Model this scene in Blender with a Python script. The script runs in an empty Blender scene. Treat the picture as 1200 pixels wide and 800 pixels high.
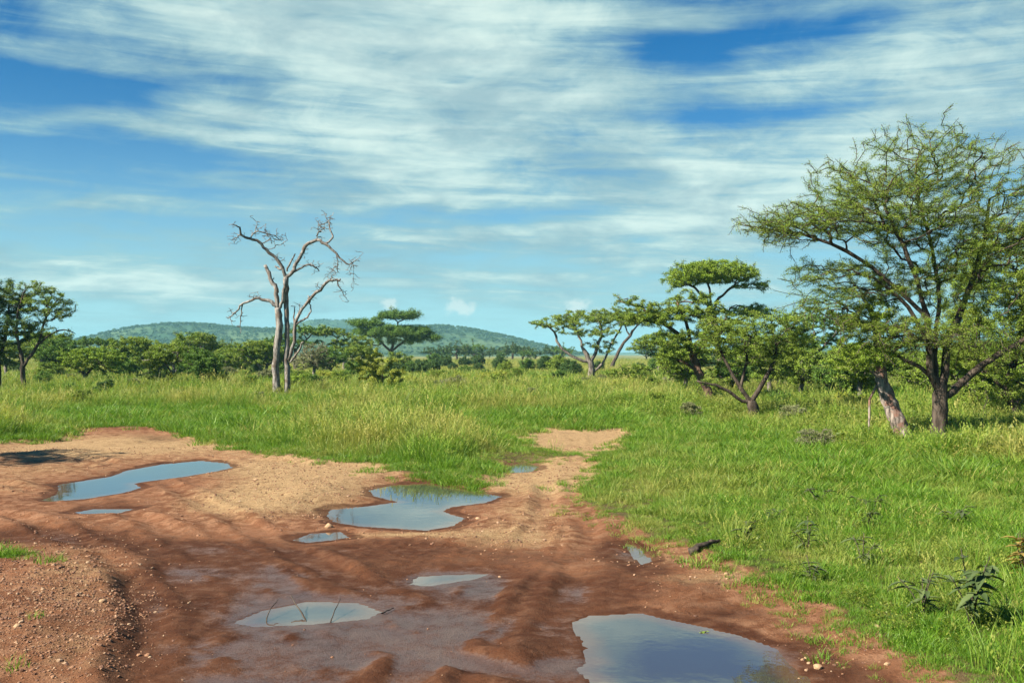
import bpy, math, random
import numpy as np
from mathutils import Vector

# ------------------------------------------------------------------ camera, sky, sun, exposure
SC = bpy.context.scene
F, CX, CY, HOR, CAMH = 1180.0, 600.0, 400.0, 415.0, 2.2      # photo focal in px, centre, horizon row, eye height
cam_d = bpy.data.cameras.new("camera")
cam_d.sensor_fit = 'HORIZONTAL'
cam_d.sensor_width = 36.0
cam_d.lens = 36.0 * F / 1200.0
cam_d.clip_start, cam_d.clip_end = 0.1, 20000.0
cam = bpy.data.objects.new("camera", cam_d)
SC.collection.objects.link(cam)
cam.location = (0, 0, CAMH)
cam.rotation_euler = (math.radians(90) + math.atan((HOR - CY) / F), 0, 0)
SC.camera = cam

SUN_AZ, SUN_EL = math.radians(-118), math.radians(38)        # from the left, a little behind the camera
SUN_DIR = Vector((math.sin(SUN_AZ) * math.cos(SUN_EL), math.cos(SUN_AZ) * math.cos(SUN_EL), math.sin(SUN_EL)))
sun_d = bpy.data.lights.new("sun", 'SUN')
sun_d.energy = 5.0
sun_d.angle = math.radians(0.5)
sun_d.color = (1.0, 0.93, 0.80)
sun = bpy.data.objects.new("sun", sun_d)
SC.collection.objects.link(sun)
sun.rotation_euler = (-SUN_DIR).to_track_quat('-Z', 'Y').to_euler()
sun.location = (-20, -10, 30)

SC.view_settings.view_transform = 'Standard'
SC.view_settings.look = 'None'
SC.view_settings.gamma = 1.0
SC.view_settings.use_curve_mapping = False
SC.view_settings.exposure = 1.38
cy = SC.cycles
cy.max_bounces = 6
cy.diffuse_bounces = 3
cy.glossy_bounces = 3
cy.transmission_bounces = 3
cy.transparent_max_bounces = 8
cy.volume_bounces = 0
cy.use_denoising = True
cy.denoising_input_passes = 'RGB_ALBEDO_NORMAL'
cy.denoising_prefilter = 'ACCURATE'
cy.sample_clamp_indirect = 4.0
cy.caustics_reflective = False
cy.caustics_refractive = False


class NT:
    """small wrapper for node trees"""
    def __init__(self, tree):
        self.t = tree
        self.t.nodes.clear()

    def n(self, typ, **kw):
        nd = self.t.nodes.new(typ)
        for k, v in kw.items():
            if k.startswith('_'):
                setattr(nd, k[1:], v)
        return nd

    def l(self, a, b):
        self.t.links.new(a, b)

    def put(self, sock, v):
        if isinstance(v, bpy.types.NodeSocket):
            self.l(v, sock)
        elif v is not None:
            sock.default_value = v

    def m(self, op, a, b=None, c=None, clamp=False):
        nd = self.n('ShaderNodeMath', _operation=op, _use_clamp=clamp)
        self.put(nd.inputs[0], a)
        if b is not None: self.put(nd.inputs[1], b)
        if c is not None: self.put(nd.inputs[2], c)
        return nd.outputs[0]

    def mix(self, f, a, b, blend='MIX'):
        nd = self.n('ShaderNodeMix', _data_type='RGBA', _blend_type=blend)
        nd.clamp_factor = True
        self.put(nd.inputs['Factor'], f)
        for s, v in ((nd.inputs[6], a), (nd.inputs[7], b)):
            if isinstance(v, tuple) and len(v) == 3: v = (*v, 1)
            self.put(s, v)
        return nd.outputs[2]

    def noise(self, vec, scale, detail=4, rough=0.55, dist=0.0, out='Fac'):
        nd = self.n('ShaderNodeTexNoise')
        if vec is not None: self.l(vec, nd.inputs['Vector'])
        nd.inputs['Scale'].default_value = scale
        nd.inputs['Detail'].default_value = detail
        nd.inputs['Roughness'].default_value = rough
        nd.inputs['Distortion'].default_value = dist
        return nd.outputs[out]

    def ramp(self, v, a, b, c=0.0, d=1.0, smooth=True):
        nd = self.n('ShaderNodeMapRange')
        nd.interpolation_type = 'SMOOTHSTEP' if smooth else 'LINEAR'
        self.put(nd.inputs[0], v)
        for i, q in enumerate((a, b, c, d)): nd.inputs[i + 1].default_value = q
        return nd.outputs[0]


# world: Nishita sky with a procedural high cloud sheet at fixed directions
SKY_STRENGTH = 0.10
world = bpy.data.worlds.new("World")
SC.world = world
world.use_nodes = True
w = NT(world.node_tree)
sky = w.n('ShaderNodeTexSky')
sky.sky_type = 'NISHITA'
sky.sun_disc = False
sky.sun_elevation = SUN_EL
sky.sun_rotation = SUN_AZ
sky.altitude = 1400
sky.air_density = 1.0
sky.dust_density = 0.3
sky.ozone_density = 2.5
tc = w.n('ShaderNodeTexCoord')
sep = w.n('ShaderNodeSeparateXYZ'); w.l(tc.outputs['Generated'], sep.inputs[0])
dx, dy, dz = sep.outputs
zc = w.m('MAXIMUM', dz, 0.0)
den = w.m('ADD', zc, 0.27)
comb = w.n('ShaderNodeCombineXYZ')
w.l(w.m('DIVIDE', dx, den), comb.inputs[0]); w.l(w.m('DIVIDE', dy, den), comb.inputs[1])
plane = comb.outputs[0]
az = w.m('ARCTAN2', dx, dy)              # heading
el = w.m('ARCSINE', dz)                  # elevation
# soft wobble so that the big cloud shapes are ragged
wob = w.noise(plane, 1.5, 3, 0.55, out='Color')
wsep = w.n('ShaderNodeSeparateXYZ'); w.l(wob, wsep.inputs[0])
azw = w.m('ADD', az, w.m('MULTIPLY', w.m('SUBTRACT', wsep.outputs[0], 0.5), 0.16))
elw = w.m('ADD', el, w.m('MULTIPLY', w.m('SUBTRACT', wsep.outputs[1], 0.5), 0.07))
# heading / elevation of cloud banks and blue gaps: (photo column, row, half width, half height, weight)
BANKS = [(750, 98, 110, 16, .26), (640, 75, 60, 25, .16), (960, 85, 120, 22, .15), (60, 300, 180, 10, .16), (200, 255, 160, 9, .14), (300, 320, 200, 9, .14), (80, 355, 200, 9, .14),
         (1000, 210, 330, 90, .16), (700, 240, 420, 70, .14), (620, 330, 800, 50, .12), (150, 300, 240, 30, .10), (470, 100, 260, 90, .14), (430, 75, 40, 25, .25), (250, 90, 120, 25, .2), (440, 125, 60, 22, .2), (1000, 215, 70, 14, .15),
         (330, 125, 175, 45, .50), (180, 45, 230, 28, .40), (520, 60, 230, 50, .46), (560, 150, 110, 50, .42), (860, 15, 420, 22, .42),
         (480, 195, 170, 16, .38), (470, 237, 110, 12, .36), (1060, 110, 220, 62, .45), (780, 190, 260, 36, .34), (720, 235, 220, 16, .28),
         (600, 285, 220, 14, .26), (1000, 240, 230, 30, .30), (900, 300, 300, 40, .26), (250, 325, 260, 14, .25), (60, 80, 60, 12, .22),
         (170, 160, 70, 9, .26), (100, 250, 130, 12, .18), (150, 205, 240, 12, .16), (600, 345, 700, 22, .24), (560, 215, 120, 8, .2), (1000, 180, 260, 30, .3), (250, 120, 60, 25, .15), (430, 30, 300, 30, .2), (1150, 60, 120, 60, .3), (90, 215, 120, 8, .14), (820, 265, 320, 20, .25), (330, 265, 90, 7, .15), (120, 335, 120, 8, .14), (60, 170, 160, 14, .2), (80, 290, 200, 26, .2), (230, 235, 160, 12, .22), (330, 165, 140, 16, .2), (60, 345, 200, 25, .2),
         (35, 45, 45, 30, -.34), (290, 97, 55, 14, -.30), (310, 115, 40, 10, -.2), (100, 120, 90, 22, -.28), (180, 195, 170, 24, -.20), (810, 55, 55, 14, -.32), (930, 42, 110, 10, -.28),
         (860, 132, 70, 9, -.34), (680, 180, 40, 22, -.20), (690, 210, 110, 8, -.14), (200, 285, 240, 16, -.16), (640, 265, 60, 12, -.14)]
cov = None
for (bx, by, rx, ry, wt) in BANKS:
    if wt < 0: wt *= 1.3
    a0 = math.atan((bx - CX) / F); e0 = math.atan((HOR - by) / F)
    u = w.m('MULTIPLY', w.m('SUBTRACT', azw, a0), F / rx)
    v = w.m('MULTIPLY', w.m('SUBTRACT', elw, e0), F / ry)
    q = w.m('ADD', w.m('MULTIPLY', u, u), w.m('MULTIPLY', v, v))
    g = w.m('MULTIPLY', w.m('EXPONENT', w.m('MULTIPLY', q, -0.8)), wt)
    cov = g if cov is None else w.m('ADD', cov, g)
cov = w.m('MINIMUM', cov, 0.80)
mp = w.n('ShaderNodeMapping'); w.l(plane, mp.inputs[0]); mp.inputs['Scale'].default_value = (0.85, 1.0, 1.0); mp.inputs['Rotation'].default_value = (0, 0, 0.04)
n1 = w.noise(mp.outputs[0], 2.4, 9, 0.58, 0.5)
n2 = w.noise(mp.outputs[0], 8.0, 9, 0.66, 0.9)
nn = w.m('ADD', w.m('MULTIPLY', n1, 0.62), w.m('MULTIPLY', n2, 0.38))
aec = w.n('ShaderNodeCombineXYZ')
w.l(w.m('MULTIPLY', az, 5.0), aec.inputs[0]); w.l(w.m('ADD', w.m('MULTIPLY', el, 62.0), w.m('MULTIPLY', az, 2.0)), aec.inputs[1])
n3 = w.noise(aec.outputs[0], 1.0, 7, 0.6, 0.5)           # thin level streaks, strongest low in the sky
low = w.m('ADD', 0.25, w.m('MULTIPLY', w.m('EXPONENT', w.m('MULTIPLY', zc, -7.0)), 0.75))
dens = w.m('ADD', w.m('MULTIPLY', w.m('SUBTRACT', nn, 0.5), 2.0), w.m('ADD', cov, w.m('MULTIPLY', w.m('SUBTRACT', n3, 0.47), w.m('MULTIPLY', low, 2.9))))
mask = w.ramp(dens, 0.0, 0.80)
mask = w.m('MULTIPLY', mask, 0.93)
thick = w.ramp(dens, 0.40, 1.15)
shade = w.ramp(w.noise(mp.outputs[0], 3.6, 6, 0.6, 0.3), 0.38, 0.68)
# colours of the cloud sheet (sky light units before the strength factor)
c_thin = (1.35, 2.25, 2.40); c_thick = (3.05, 3.72, 3.4); c_grey = (1.0, 1.72, 2.0)
ccol = w.mix(thick, c_thin, c_thick)
ccol = w.mix(w.m('MULTIPLY', shade, 0.72), ccol, c_grey)
tint = w.mix(1.0, sky.outputs[0], (0.012, 0.255, 0.425), 'MULTIPLY')
# hazy brighter air toward the horizon
hor = w.m('EXPONENT', w.m('MULTIPLY', w.m('MULTIPLY', zc, zc), -44.0))
tint = w.mix(w.m('MULTIPLY', hor, 0.95), tint, (1.75, 2.95, 3.08))
colr = w.mix(mask, tint, ccol)
# three small white cumulus puffs near the horizon
pn_ = w.noise(tc.outputs['Generated'], 75, 6, 0.65)
for (bx, by, rx, ry) in ((455, 356, 14, 9), (541, 360, 20, 11), (675, 358, 17, 13)):
    a0 = math.atan((bx - CX) / F); e0 = math.atan((HOR - by) / F)
    u = w.m('MULTIPLY', w.m('SUBTRACT', az, a0), F / rx)
    v = w.m('MULTIPLY', w.m('SUBTRACT', el, e0), F / ry)
    q = w.m('SQRT', w.m('ADD', w.m('MULTIPLY', u, u), w.m('MULTIPLY', v, v)))
    q = w.m('SUBTRACT', w.m('SUBTRACT', 1.0, q), w.m('MULTIPLY', w.m('SUBTRACT', pn_, 0.5), 3.2))
    colr = w.mix(w.m('MULTIPLY', w.ramp(q, 0.0, 0.8), 0.7), colr, (3.1, 3.5, 3.3))
bg = w.n('ShaderNodeBackground')
w.l(colr, bg.inputs[0]); bg.inputs[1].default_value = SKY_STRENGTH
wo = w.n('ShaderNodeOutputWorld'); w.l(bg.outputs[0], wo.inputs[0])
world.cycles.sampling_method = 'MANUAL'
world.cycles.sample_map_resolution = 512

# ------------------------------------------------------------------ helpers
rng = np.random.default_rng(11)
COL = SC.collection


def G(px, py, z=0.0):
    """photo pixel -> point on the ground"""
    d = (CAMH - z) * F / (py - HOR)
    return np.array([(px - CX) / F * d, d, z])


def poly_world(pts):
    return np.array([G(a, b)[:2] for a, b in pts])


_perm = np.random.default_rng(5).permutation(512)
_gr = np.random.default_rng(6).uniform(0, 2 * np.pi, 512)


def perlin(x, y, seed=0):
    xi = np.floor(x).astype(np.int64); yi = np.floor(y).astype(np.int64)
    xf = x - xi; yf = y - yi
    u = xf * xf * xf * (xf * (xf * 6 - 15) + 10); v = yf * yf * yf * (yf * (yf * 6 - 15) + 10)

    def gd(ix, iy, fx, fy):
        h = _perm[(_perm[(ix + seed * 37) & 511] + iy) & 511]
        a = _gr[h]
        return np.cos(a) * fx + np.sin(a) * fy
    a = gd(xi, yi, xf, yf); b = gd(xi + 1, yi, xf - 1, yf)
    c = gd(xi, yi + 1, xf, yf - 1); d = gd(xi + 1, yi + 1, xf - 1, yf - 1)
    return (a * (1 - u) + b * u) * (1 - v) + (c * (1 - u) + d * u) * v


def fbm(x, y, sc, octv=4, seed=0, gain=0.5):
    r = 0; amp = 1.0; f = 1.0 / sc
    for o in range(octv):
        r = r + amp * perlin(x * f + o * 13.7, y * f - o * 7.3, seed + o); amp *= gain; f *= 2.03
    return r


def sstep(a, b, x):
    t = np.clip((x - a) / (b - a), 0, 1)
    return t * t * (3 - 2 * t)


def sdf_poly(x, y, P):
    """signed distance to polygon, positive inside"""
    x = np.asarray(x, float).ravel(); y = np.asarray(y, float).ravel()
    best = np.full(x.shape, 1e18); ins = np.zeros(x.shape, bool)
    n = len(P)
    for i in range(n):
        a = P[i]; b = P[(i + 1) % n]
        ex, ey = b - a
        wx, wy = x - a[0], y - a[1]
        t = np.clip((wx * ex + wy * ey) / (ex * ex + ey * ey + 1e-12), 0, 1)
        qx, qy = wx - ex * t, wy - ey * t
        best = np.minimum(best, qx * qx + qy * qy)
        c = ((a[1] <= y) & (b[1] > y)) | ((b[1] <= y) & (a[1] > y))
        with np.errstate(divide='ignore', invalid='ignore'):
            xx = a[0] + (y - a[1]) / (b[1] - a[1] + 1e-15) * ex
        ins ^= c & (x < xx)
    d = np.sqrt(best)
    return np.where(ins, d, -d)


def mesh_from(name, V, Q, smooth=False, attrs=None, mats=()):
    me = bpy.data.meshes.new(name)
    V = np.ascontiguousarray(V, np.float32); Q = np.ascontiguousarray(Q, np.int32)
    k = Q.shape[1]
    me.vertices.add(len(V)); me.vertices.foreach_set('co', V.ravel())
    me.loops.add(Q.size); me.loops.foreach_set('vertex_index', Q.ravel())
    me.polygons.add(len(Q))
    me.polygons.foreach_set('loop_start', np.arange(0, Q.size, k, dtype=np.int32))
    me.polygons.foreach_set('loop_total', np.full(len(Q), k, np.int32))
    me.polygons.foreach_set('use_smooth', np.full(len(Q), smooth, bool))
    for an, av in (attrs or {}).items():
        at = me.attributes.new(an, 'FLOAT', 'POINT')
        at.data.foreach_set('value', np.ascontiguousarray(av, np.float32))
    for m_ in mats: me.materials.append(m_)
    me.update(calc_edges=True)
    return me


def link(name, me, parent=None, loc=None):
    o = bpy.data.objects.new(name, me)
    COL.objects.link(o)
    if parent is not None: o.parent = parent
    if loc is not None: o.location = loc
    return o


def tag(o, label=None, cat=None, group=None, kind=None):
    for k, v in (('label', label), ('category', cat), ('group', group), ('kind', kind)):
        if v: o[k] = v
    return o


def thing(name, loc, label, cat, group=None):
    return tag(link(name, None, None, loc), label, cat, group)


def copy_thing(root, loc, rz=0.0, s=1.0, label=None, group=None):
    c = root.copy(); COL.objects.link(c)
    c.location = loc; c.rotation_euler = (0, 0, rz); c.scale = (s, s, s)
    if label: c['label'] = label
    if group: c['group'] = group
    for ch in [o for o in root.children]:
        k = ch.copy(); COL.objects.link(k); k.parent = c
    return c


# ------------------------------------------------------------------ materials
def new_mat(name):
    m = bpy.data.materials.new(name); m.use_nodes = True
    return m, NT(m.node_tree)


def foliage_mat(name, dark, light, dry=None, trans=0.17, attr='tint', spec=0.25, rough=0.6):
    m, t = new_mat(name)
    dark, light = (tuple(min(1, 1.85 * q_) for q_ in c_) for c_ in (dark, light))
    dry = tuple(1.8 * q_ for q_ in dry) if dry else None
    at = t.n('ShaderNodeAttribute'); at.attribute_name = attr
    geo = t.n('ShaderNodeNewGeometry')
    col = t.mix(at.outputs['Fac'], dark, light)
    pat = t.ramp(t.noise(geo.outputs['Position'], 1.1, 3), 0.35, 0.7)
    if dry is not None:
        col = t.mix(t.m('MULTIPLY', pat, 0.6), col, dry)
    p = t.n('ShaderNodeBsdfPrincipled')
    t.l(col, p.inputs['Base Color']); p.inputs['Roughness'].default_value = rough
    p.inputs['Specular IOR Level'].default_value = spec
    tr = t.n('ShaderNodeBsdfTranslucent')
    t.l(t.mix(1.0, col, (1.25, 1.3, 0.6), 'MULTIPLY'), tr.inputs['Color'])
    mx = t.n('ShaderNodeMixShader'); mx.inputs[0].default_value = trans
    t.l(p.outputs[0], mx.inputs[1]); t.l(tr.outputs[0], mx.inputs[2])
    o = t.n('ShaderNodeOutputMaterial'); t.l(mx.outputs[0], o.inputs[0])
    return m


def bark_mat(name, c1, c2, scale=9.0, patch=None):
    m, t = new_mat(name)
    tcn = t.n('ShaderNodeTexCoord')
    mpn = t.n('ShaderNodeMapping'); t.l(tcn.outputs['Object'], mpn.inputs[0]); mpn.inputs['Scale'].default_value = (1, 1, 0.22)
    n_a = t.noise(mpn.outputs[0], scale, 6, 0.65, 0.4)
    col = t.mix(t.ramp(n_a, 0.35, 0.65), c1, c2)
    if patch:
        col = t.mix(t.ramp(t.noise(tcn.outputs['Object'], scale * 0.3, 3), 0.5, 0.62), col, patch)
    p = t.n('ShaderNodeBsdfPrincipled'); t.l(col, p.inputs['Base Color'])
    p.inputs['Roughness'].default_value = 0.9; p.inputs['Specular IOR Level'].default_value = 0.2
    b = t.n('ShaderNodeBump'); b.inputs['Strength'].default_value = 0.8; b.inputs['Distance'].default_value = 0.04
    t.l(n_a, b.inputs['Height']); t.l(b.outputs[0], p.inputs['Normal'])
    o = t.n('ShaderNodeOutputMaterial'); t.l(p.outputs[0], o.inputs[0])
    return m


LEAF = {
    'olive':  foliage_mat('leaf_olive', (0.030, 0.060, 0.007), (0.142, 0.200, 0.020), (0.140, 0.165, 0.026)),
    'bright': foliage_mat('leaf_bright', (0.055, 0.105, 0.010), (0.165, 0.220, 0.020), (0.13, 0.17, 0.02)),
    'dark':   foliage_mat('leaf_dark', (0.020, 0.045, 0.012), (0.050, 0.085, 0.020), None),
    'deep':   foliage_mat('leaf_deep', (0.022, 0.055, 0.009), (0.095, 0.155, 0.022), None),
    'yellow': foliage_mat('leaf_yellow', (0.10, 0.13, 0.015), (0.22, 0.23, 0.03), (0.16, 0.17, 0.03)),
    'grey':   foliage_mat('leaf_grey', (0.075, 0.080, 0.040), (0.14, 0.15, 0.065), (0.115, 0.115, 0.05)),
    'weed':   foliage_mat('leaf_weed', (0.028, 0.046, 0.015), (0.066, 0.088, 0.030), (0.05, 0.05, 0.025)),
    'rust':   foliage_mat('leaf_rust', (0.10, 0.06, 0.02), (0.19, 0.13, 0.04), (0.13, 0.13, 0.03)),
}
BARK = {
    'brown': bark_mat('bark_brown', (0.030, 0.022, 0.016), (0.105, 0.080, 0.060)),
    'grey':  bark_mat('bark_grey', (0.070, 0.060, 0.050), (0.26, 0.22, 0.185)),
    'pale':  bark_mat('bark_pale', (0.070, 0.060, 0.052), (0.33, 0.30, 0.265), 10.0, (0.15, 0.115, 0.09)),
    'red':   bark_mat('bark_red', (0.05, 0.028, 0.020), (0.155, 0.095, 0.065)),
    'mottled': bark_mat('bark_mottled', (0.05, 0.04, 0.032), (0.36, 0.29, 0.24), 12.0, (0.20, 0.11, 0.08)),
}

# ------------------------------------------------------------------ ground layout (traced outlines laid out on the ground)
ROAD = poly_world([(-700, 540), (-200, 524), (0, 519), (60, 516), (80, 505), (135, 502), (190, 503), (245, 516), (290, 530), (350, 538), (430, 547), (480, 558),
                   (560, 573), (566, 560), (592, 546), (606, 538), (640, 540), (695, 536), (712, 550), (684, 580), (690, 600), (740, 620), (800, 642), (860, 668),
                   (915, 692), (975, 727), (1030, 757), (1090, 792), (1200, 860), (1500, 1150), (1500, 2600), (-2500, 2600), (-2500, 560)])
SAND = poly_world([(600, 513), (640, 505), (738, 504), (752, 513), (730, 530), (690, 536), (640, 533), (600, 524)])
PUDDLES = [
    ('long pale puddle furthest left on the red dirt track', [(50, 582), (68, 575), (70, 564), (130, 555), (150, 548), (190, 541), (235, 537), (268, 540), (273, 545), (250, 550), (220, 555), (180, 560), (158, 563), (166, 568), (145, 574), (100, 581), (60, 584)]),
    ('thin sliver of water just in front of the long left puddle', [(88, 596), (110, 592), (160, 592), (140, 597), (95, 598)]),
    ('pale blue puddle at the grass edge in the middle of the track', [(383, 600), (388, 592), (430, 589), (466, 584), (440, 578), (432, 571), (460, 565), (500, 563), (545, 570), (588, 578), (570, 585), (530, 590), (519, 595), (545, 603), (530, 612), (500, 617), (450, 614), (420, 612), (390, 607)]),
    ('small puddle beside the yellow stone in the middle of the track', [(343, 628), (365, 620), (400, 618), (409, 625), (390, 628), (360, 631)]),
    ('muddy puddle with twigs sticking out of it', [(275, 722), (310, 708), (360, 698), (420, 699), (448, 710), (430, 718), (370, 724), (300, 727)]),
    ('narrow shallow puddle on the bare mud', [(480, 678), (490, 669), (530, 667), (575, 666), (560, 672), (500, 681)]),
    ('large foreground puddle reflecting the cloudy sky', [(668, 722), (690, 714), (750, 711), (800, 722), (860, 735), (905, 750), (932, 775), (960, 800), (985, 840), (700, 860), (702, 800), (690, 787), (674, 776), (688, 765), (680, 745)]),
    ('pale puddle cut by the bottom edge of the photo', [(250, 797), (300, 793), (350, 795), (380, 800), (400, 840), (220, 840)]),
    ('small glint of water near the grass at the right of the track', [(733, 632), (745, 634), (764, 652), (752, 656), (740, 646)]),
    ('tiny puddle between the two sandy patches in the grass', [(590, 546), (612, 538), (632, 544), (622, 550), (600, 551)]),
]
PUD_W = [(lb, poly_world(p)) for lb, p in PUDDLES]
WATER_Z = -0.045


def dist_line(x, y, P):
    best = np.full(np.shape(x), 1e9)
    for a, b in zip(P[:-1], P[1:]):
        e = b - a
        t = np.clip(((x - a[0]) * e[0] + (y - a[1]) * e[1]) / (e @ e), 0, 1)
        best = np.minimum(best, np.hypot(x - a[0] - e[0] * t, y - a[1] - e[1] * t))
    return best


def smooth_px(P):
    P = poly_world(P); A = np.concatenate([[2 * P[0] - P[1]], P, [2 * P[-1] - P[-2]]]); o = []
    for i in range(1, len(A) - 2):
        for s_ in np.linspace(0, 1, 5)[:-1]:
            p0, p1, p2, p3 = A[i - 1], A[i], A[i + 1], A[i + 2]
            o.append(0.5 * (2 * p1 + (p2 - p0) * s_ + (2 * p0 - 5 * p1 + 4 * p2 - p3) * s_ ** 2 + (3 * p1 - p0 - 3 * p2 + p3) * s_ ** 3))
    return np.array(o + [P[-1]])


RUTS = [smooth_px(p_) for p_ in ([(430, 900), (470, 800), (530, 735), (570, 690), (610, 650), (635, 610), (640, 570)], [(600, 900), (640, 800), (655, 740), (672, 690), (690, 645), (690, 605), (672, 565)],
                                 [(150, 900), (165, 780), (172, 710), (120, 650), (20, 606), (-120, 580)], [(290, 900), (300, 770), (300, 690), (230, 640), (120, 590), (-60, 556)],
                                 [(700, 800), (560, 772), (430, 735), (300, 668), (180, 612)], [(470, 700), (380, 660), (260, 600), (150, 548), (60, 528)])]


def to_px(x, y):
    y = np.maximum(y, 0.5)
    return CX + F * x / y, HOR + F * CAMH / y


def blobs(px, py, items):
    r = np.zeros_like(px)
    for (a, b, rx, ry, wt) in items:
        r = r + wt * np.exp(-(((px - a) / rx) ** 2 + ((py - b) / ry) ** 2))
    return r


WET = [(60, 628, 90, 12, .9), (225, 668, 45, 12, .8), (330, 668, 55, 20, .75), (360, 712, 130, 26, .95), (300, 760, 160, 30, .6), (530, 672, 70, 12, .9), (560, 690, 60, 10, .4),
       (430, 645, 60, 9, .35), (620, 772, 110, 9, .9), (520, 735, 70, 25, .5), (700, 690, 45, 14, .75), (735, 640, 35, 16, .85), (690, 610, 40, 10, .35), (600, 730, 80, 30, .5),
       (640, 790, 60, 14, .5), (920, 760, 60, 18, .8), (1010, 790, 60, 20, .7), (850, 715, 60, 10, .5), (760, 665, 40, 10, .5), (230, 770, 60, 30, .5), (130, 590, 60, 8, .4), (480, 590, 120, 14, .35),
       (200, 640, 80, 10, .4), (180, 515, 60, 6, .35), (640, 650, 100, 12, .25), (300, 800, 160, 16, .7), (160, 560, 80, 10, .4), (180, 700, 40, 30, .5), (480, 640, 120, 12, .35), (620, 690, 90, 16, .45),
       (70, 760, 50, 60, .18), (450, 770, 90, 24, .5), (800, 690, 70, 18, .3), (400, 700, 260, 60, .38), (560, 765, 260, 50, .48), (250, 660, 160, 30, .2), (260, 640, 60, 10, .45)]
TAN = [(190, 524, 210, 14, .5), (40, 548, 120, 12, .4), (330, 548, 120, 10, .4), (760, 650, 60, 12, .4),(360, 565, 90, 28, 1.0), (430, 545, 90, 10, .6), (640, 560, 70, 18, 1.6), (670, 516, 110, 18, 2.0), (600, 628, 70, 14, .7), (140, 520, 120, 10, .6), (60, 530, 80, 8, .5), (290, 590, 80, 16, .8),
       (90, 680, 70, 40, .42), (90, 770, 60, 40, .36), (830, 680, 70, 12, .55), (480, 625, 80, 5, .7), (10, 570, 60, 14, .35), (620, 600, 60, 14, .5)]


def fields(x, y):
    """all ground fields at world positions (flat arrays)"""
    sh = x.shape
    x = x.ravel(); y = y.ravel()
    near = (np.abs(x) < 90) & (y < 80) & (y > -10)
    sd = np.full(x.shape, -30.0)
    sdp = np.full(x.shape, -5.0)
    sd_s = np.full(x.shape, -30.0)
    xn, yn = x[near], y[near]
    rag = 0.30 * fbm(xn, yn, 1.1, 5, 3, .6) * np.clip(yn / 10, .6, 1.6)
    r_ = sdf_poly(xn, yn, ROAD); s_ = sdf_poly(xn, yn, SAND)
    sd[near] = r_ + rag; sd_s[near] = s_ + rag * 1.6
    pbest = np.full(xn.shape, -5.0)
    for _, P in PUD_W:
        pbest = np.maximum(pbest, sdf_poly(xn, yn, P))
    sdp[near] = pbest
    soil = np.maximum(sd, sd_s)
    px, py = to_px(x, y)
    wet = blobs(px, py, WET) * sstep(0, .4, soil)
    tan = blobs(px, py, TAN)
    return dict(soil=soil.reshape(sh), sdp=sdp.reshape(sh), wet=wet.reshape(sh), tan=tan.reshape(sh), px=px.reshape(sh), py=py.reshape(sh), road=sd.reshape(sh))


def height(x, y, f):
    soil, sdp, px, py = f['soil'], f['sdp'], f['px'], f['py']
    on = sstep(-0.1, 0.5, soil)
    amp = np.clip(1.0 - y / 400.0, 0.0, 1.0)
    z = (1 - on) * (0.07 + 0.05 * fbm(x, y, 6.0, 3, 21) * amp)
    # rutted soil: long ridges along the driving line plus lumps
    ax = x * 0.94 - y * 0.34; ay = x * 0.34 + y * 0.94
    rel = 0.010 * fbm(x, y, 0.10, 2, 55) + 0.055 * fbm(ax * 1.0, ay * 0.5, 1.5, 3, 31) + 0.027 * fbm(ax, ay * 0.6, 0.55, 3, 41) + 0.018 * fbm(x, y, 0.2, 3, 51)
    z = z + on * np.where(y < 90, rel, 0)
    if RUTS is not None:
        nr = (y < 40) & (y > 2) & (np.abs(x) < 25)
        dd = np.stack([dist_line(x[nr], y[nr], L_) for L_ in RUTS]).min(0)
        dd = dd + 0.05 * fbm(x[nr], y[nr], .8, 2, 71)
        q = np.zeros_like(x); q[nr] = (-0.065 * np.exp(-(dd / .12) ** 2) + 0.045 * np.exp(-((dd - .27) / .10) ** 2)) * (0.55 + 0.9 * fbm(x[nr], y[nr], 2.0, 2, 72))
        z = z + on * q
    z = z + on * 0.13 * blobs(px, py, [(40, 720, 125, 75, 1.0)])                 # gravel mound, lower left
    z = z + on * 0.07 * blobs(px, py, [(360, 575, 70, 22, 1.0), (640, 755, 60, 20, .9), (600, 690, 70, 18, .5), (830, 690, 60, 12, .5)])
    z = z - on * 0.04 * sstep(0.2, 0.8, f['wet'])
    # puddle bowls
    wgt = sstep(-0.75, -0.03, sdp)
    lvl = WATER_Z + np.where(sdp > 0, -0.16 * np.minimum(sdp, .5) - 0.004, -0.085 * sdp) + (0.011 * fbm(x, y, 0.45, 4, 61) + 0.010 * fbm(x, y, 0.15, 2, 66))
    z = z * (1 - wgt) + lvl * wgt
    z = np.where((sdp < 0) & (sdp > -2.5) & (soil > 0), np.maximum(z, WATER_Z + 0.006 + 0.015 * np.clip(-sdp, 0, 1)), z)
    return z


def ground_z(x, y):
    xa = np.array([x], float); ya = np.array([y], float)
    return float(height(xa, ya, fields(xa, ya))[0])


def axis(lo, hi, step, far, growth):
    mid = np.arange(lo, hi + 1e-6, step)
    def out(start, end, s):
        r = []; v = start
        while v < end:
            s *= growth; v += s; r.append(min(v, end))
        return np.array(r)
    return mid, out


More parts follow.
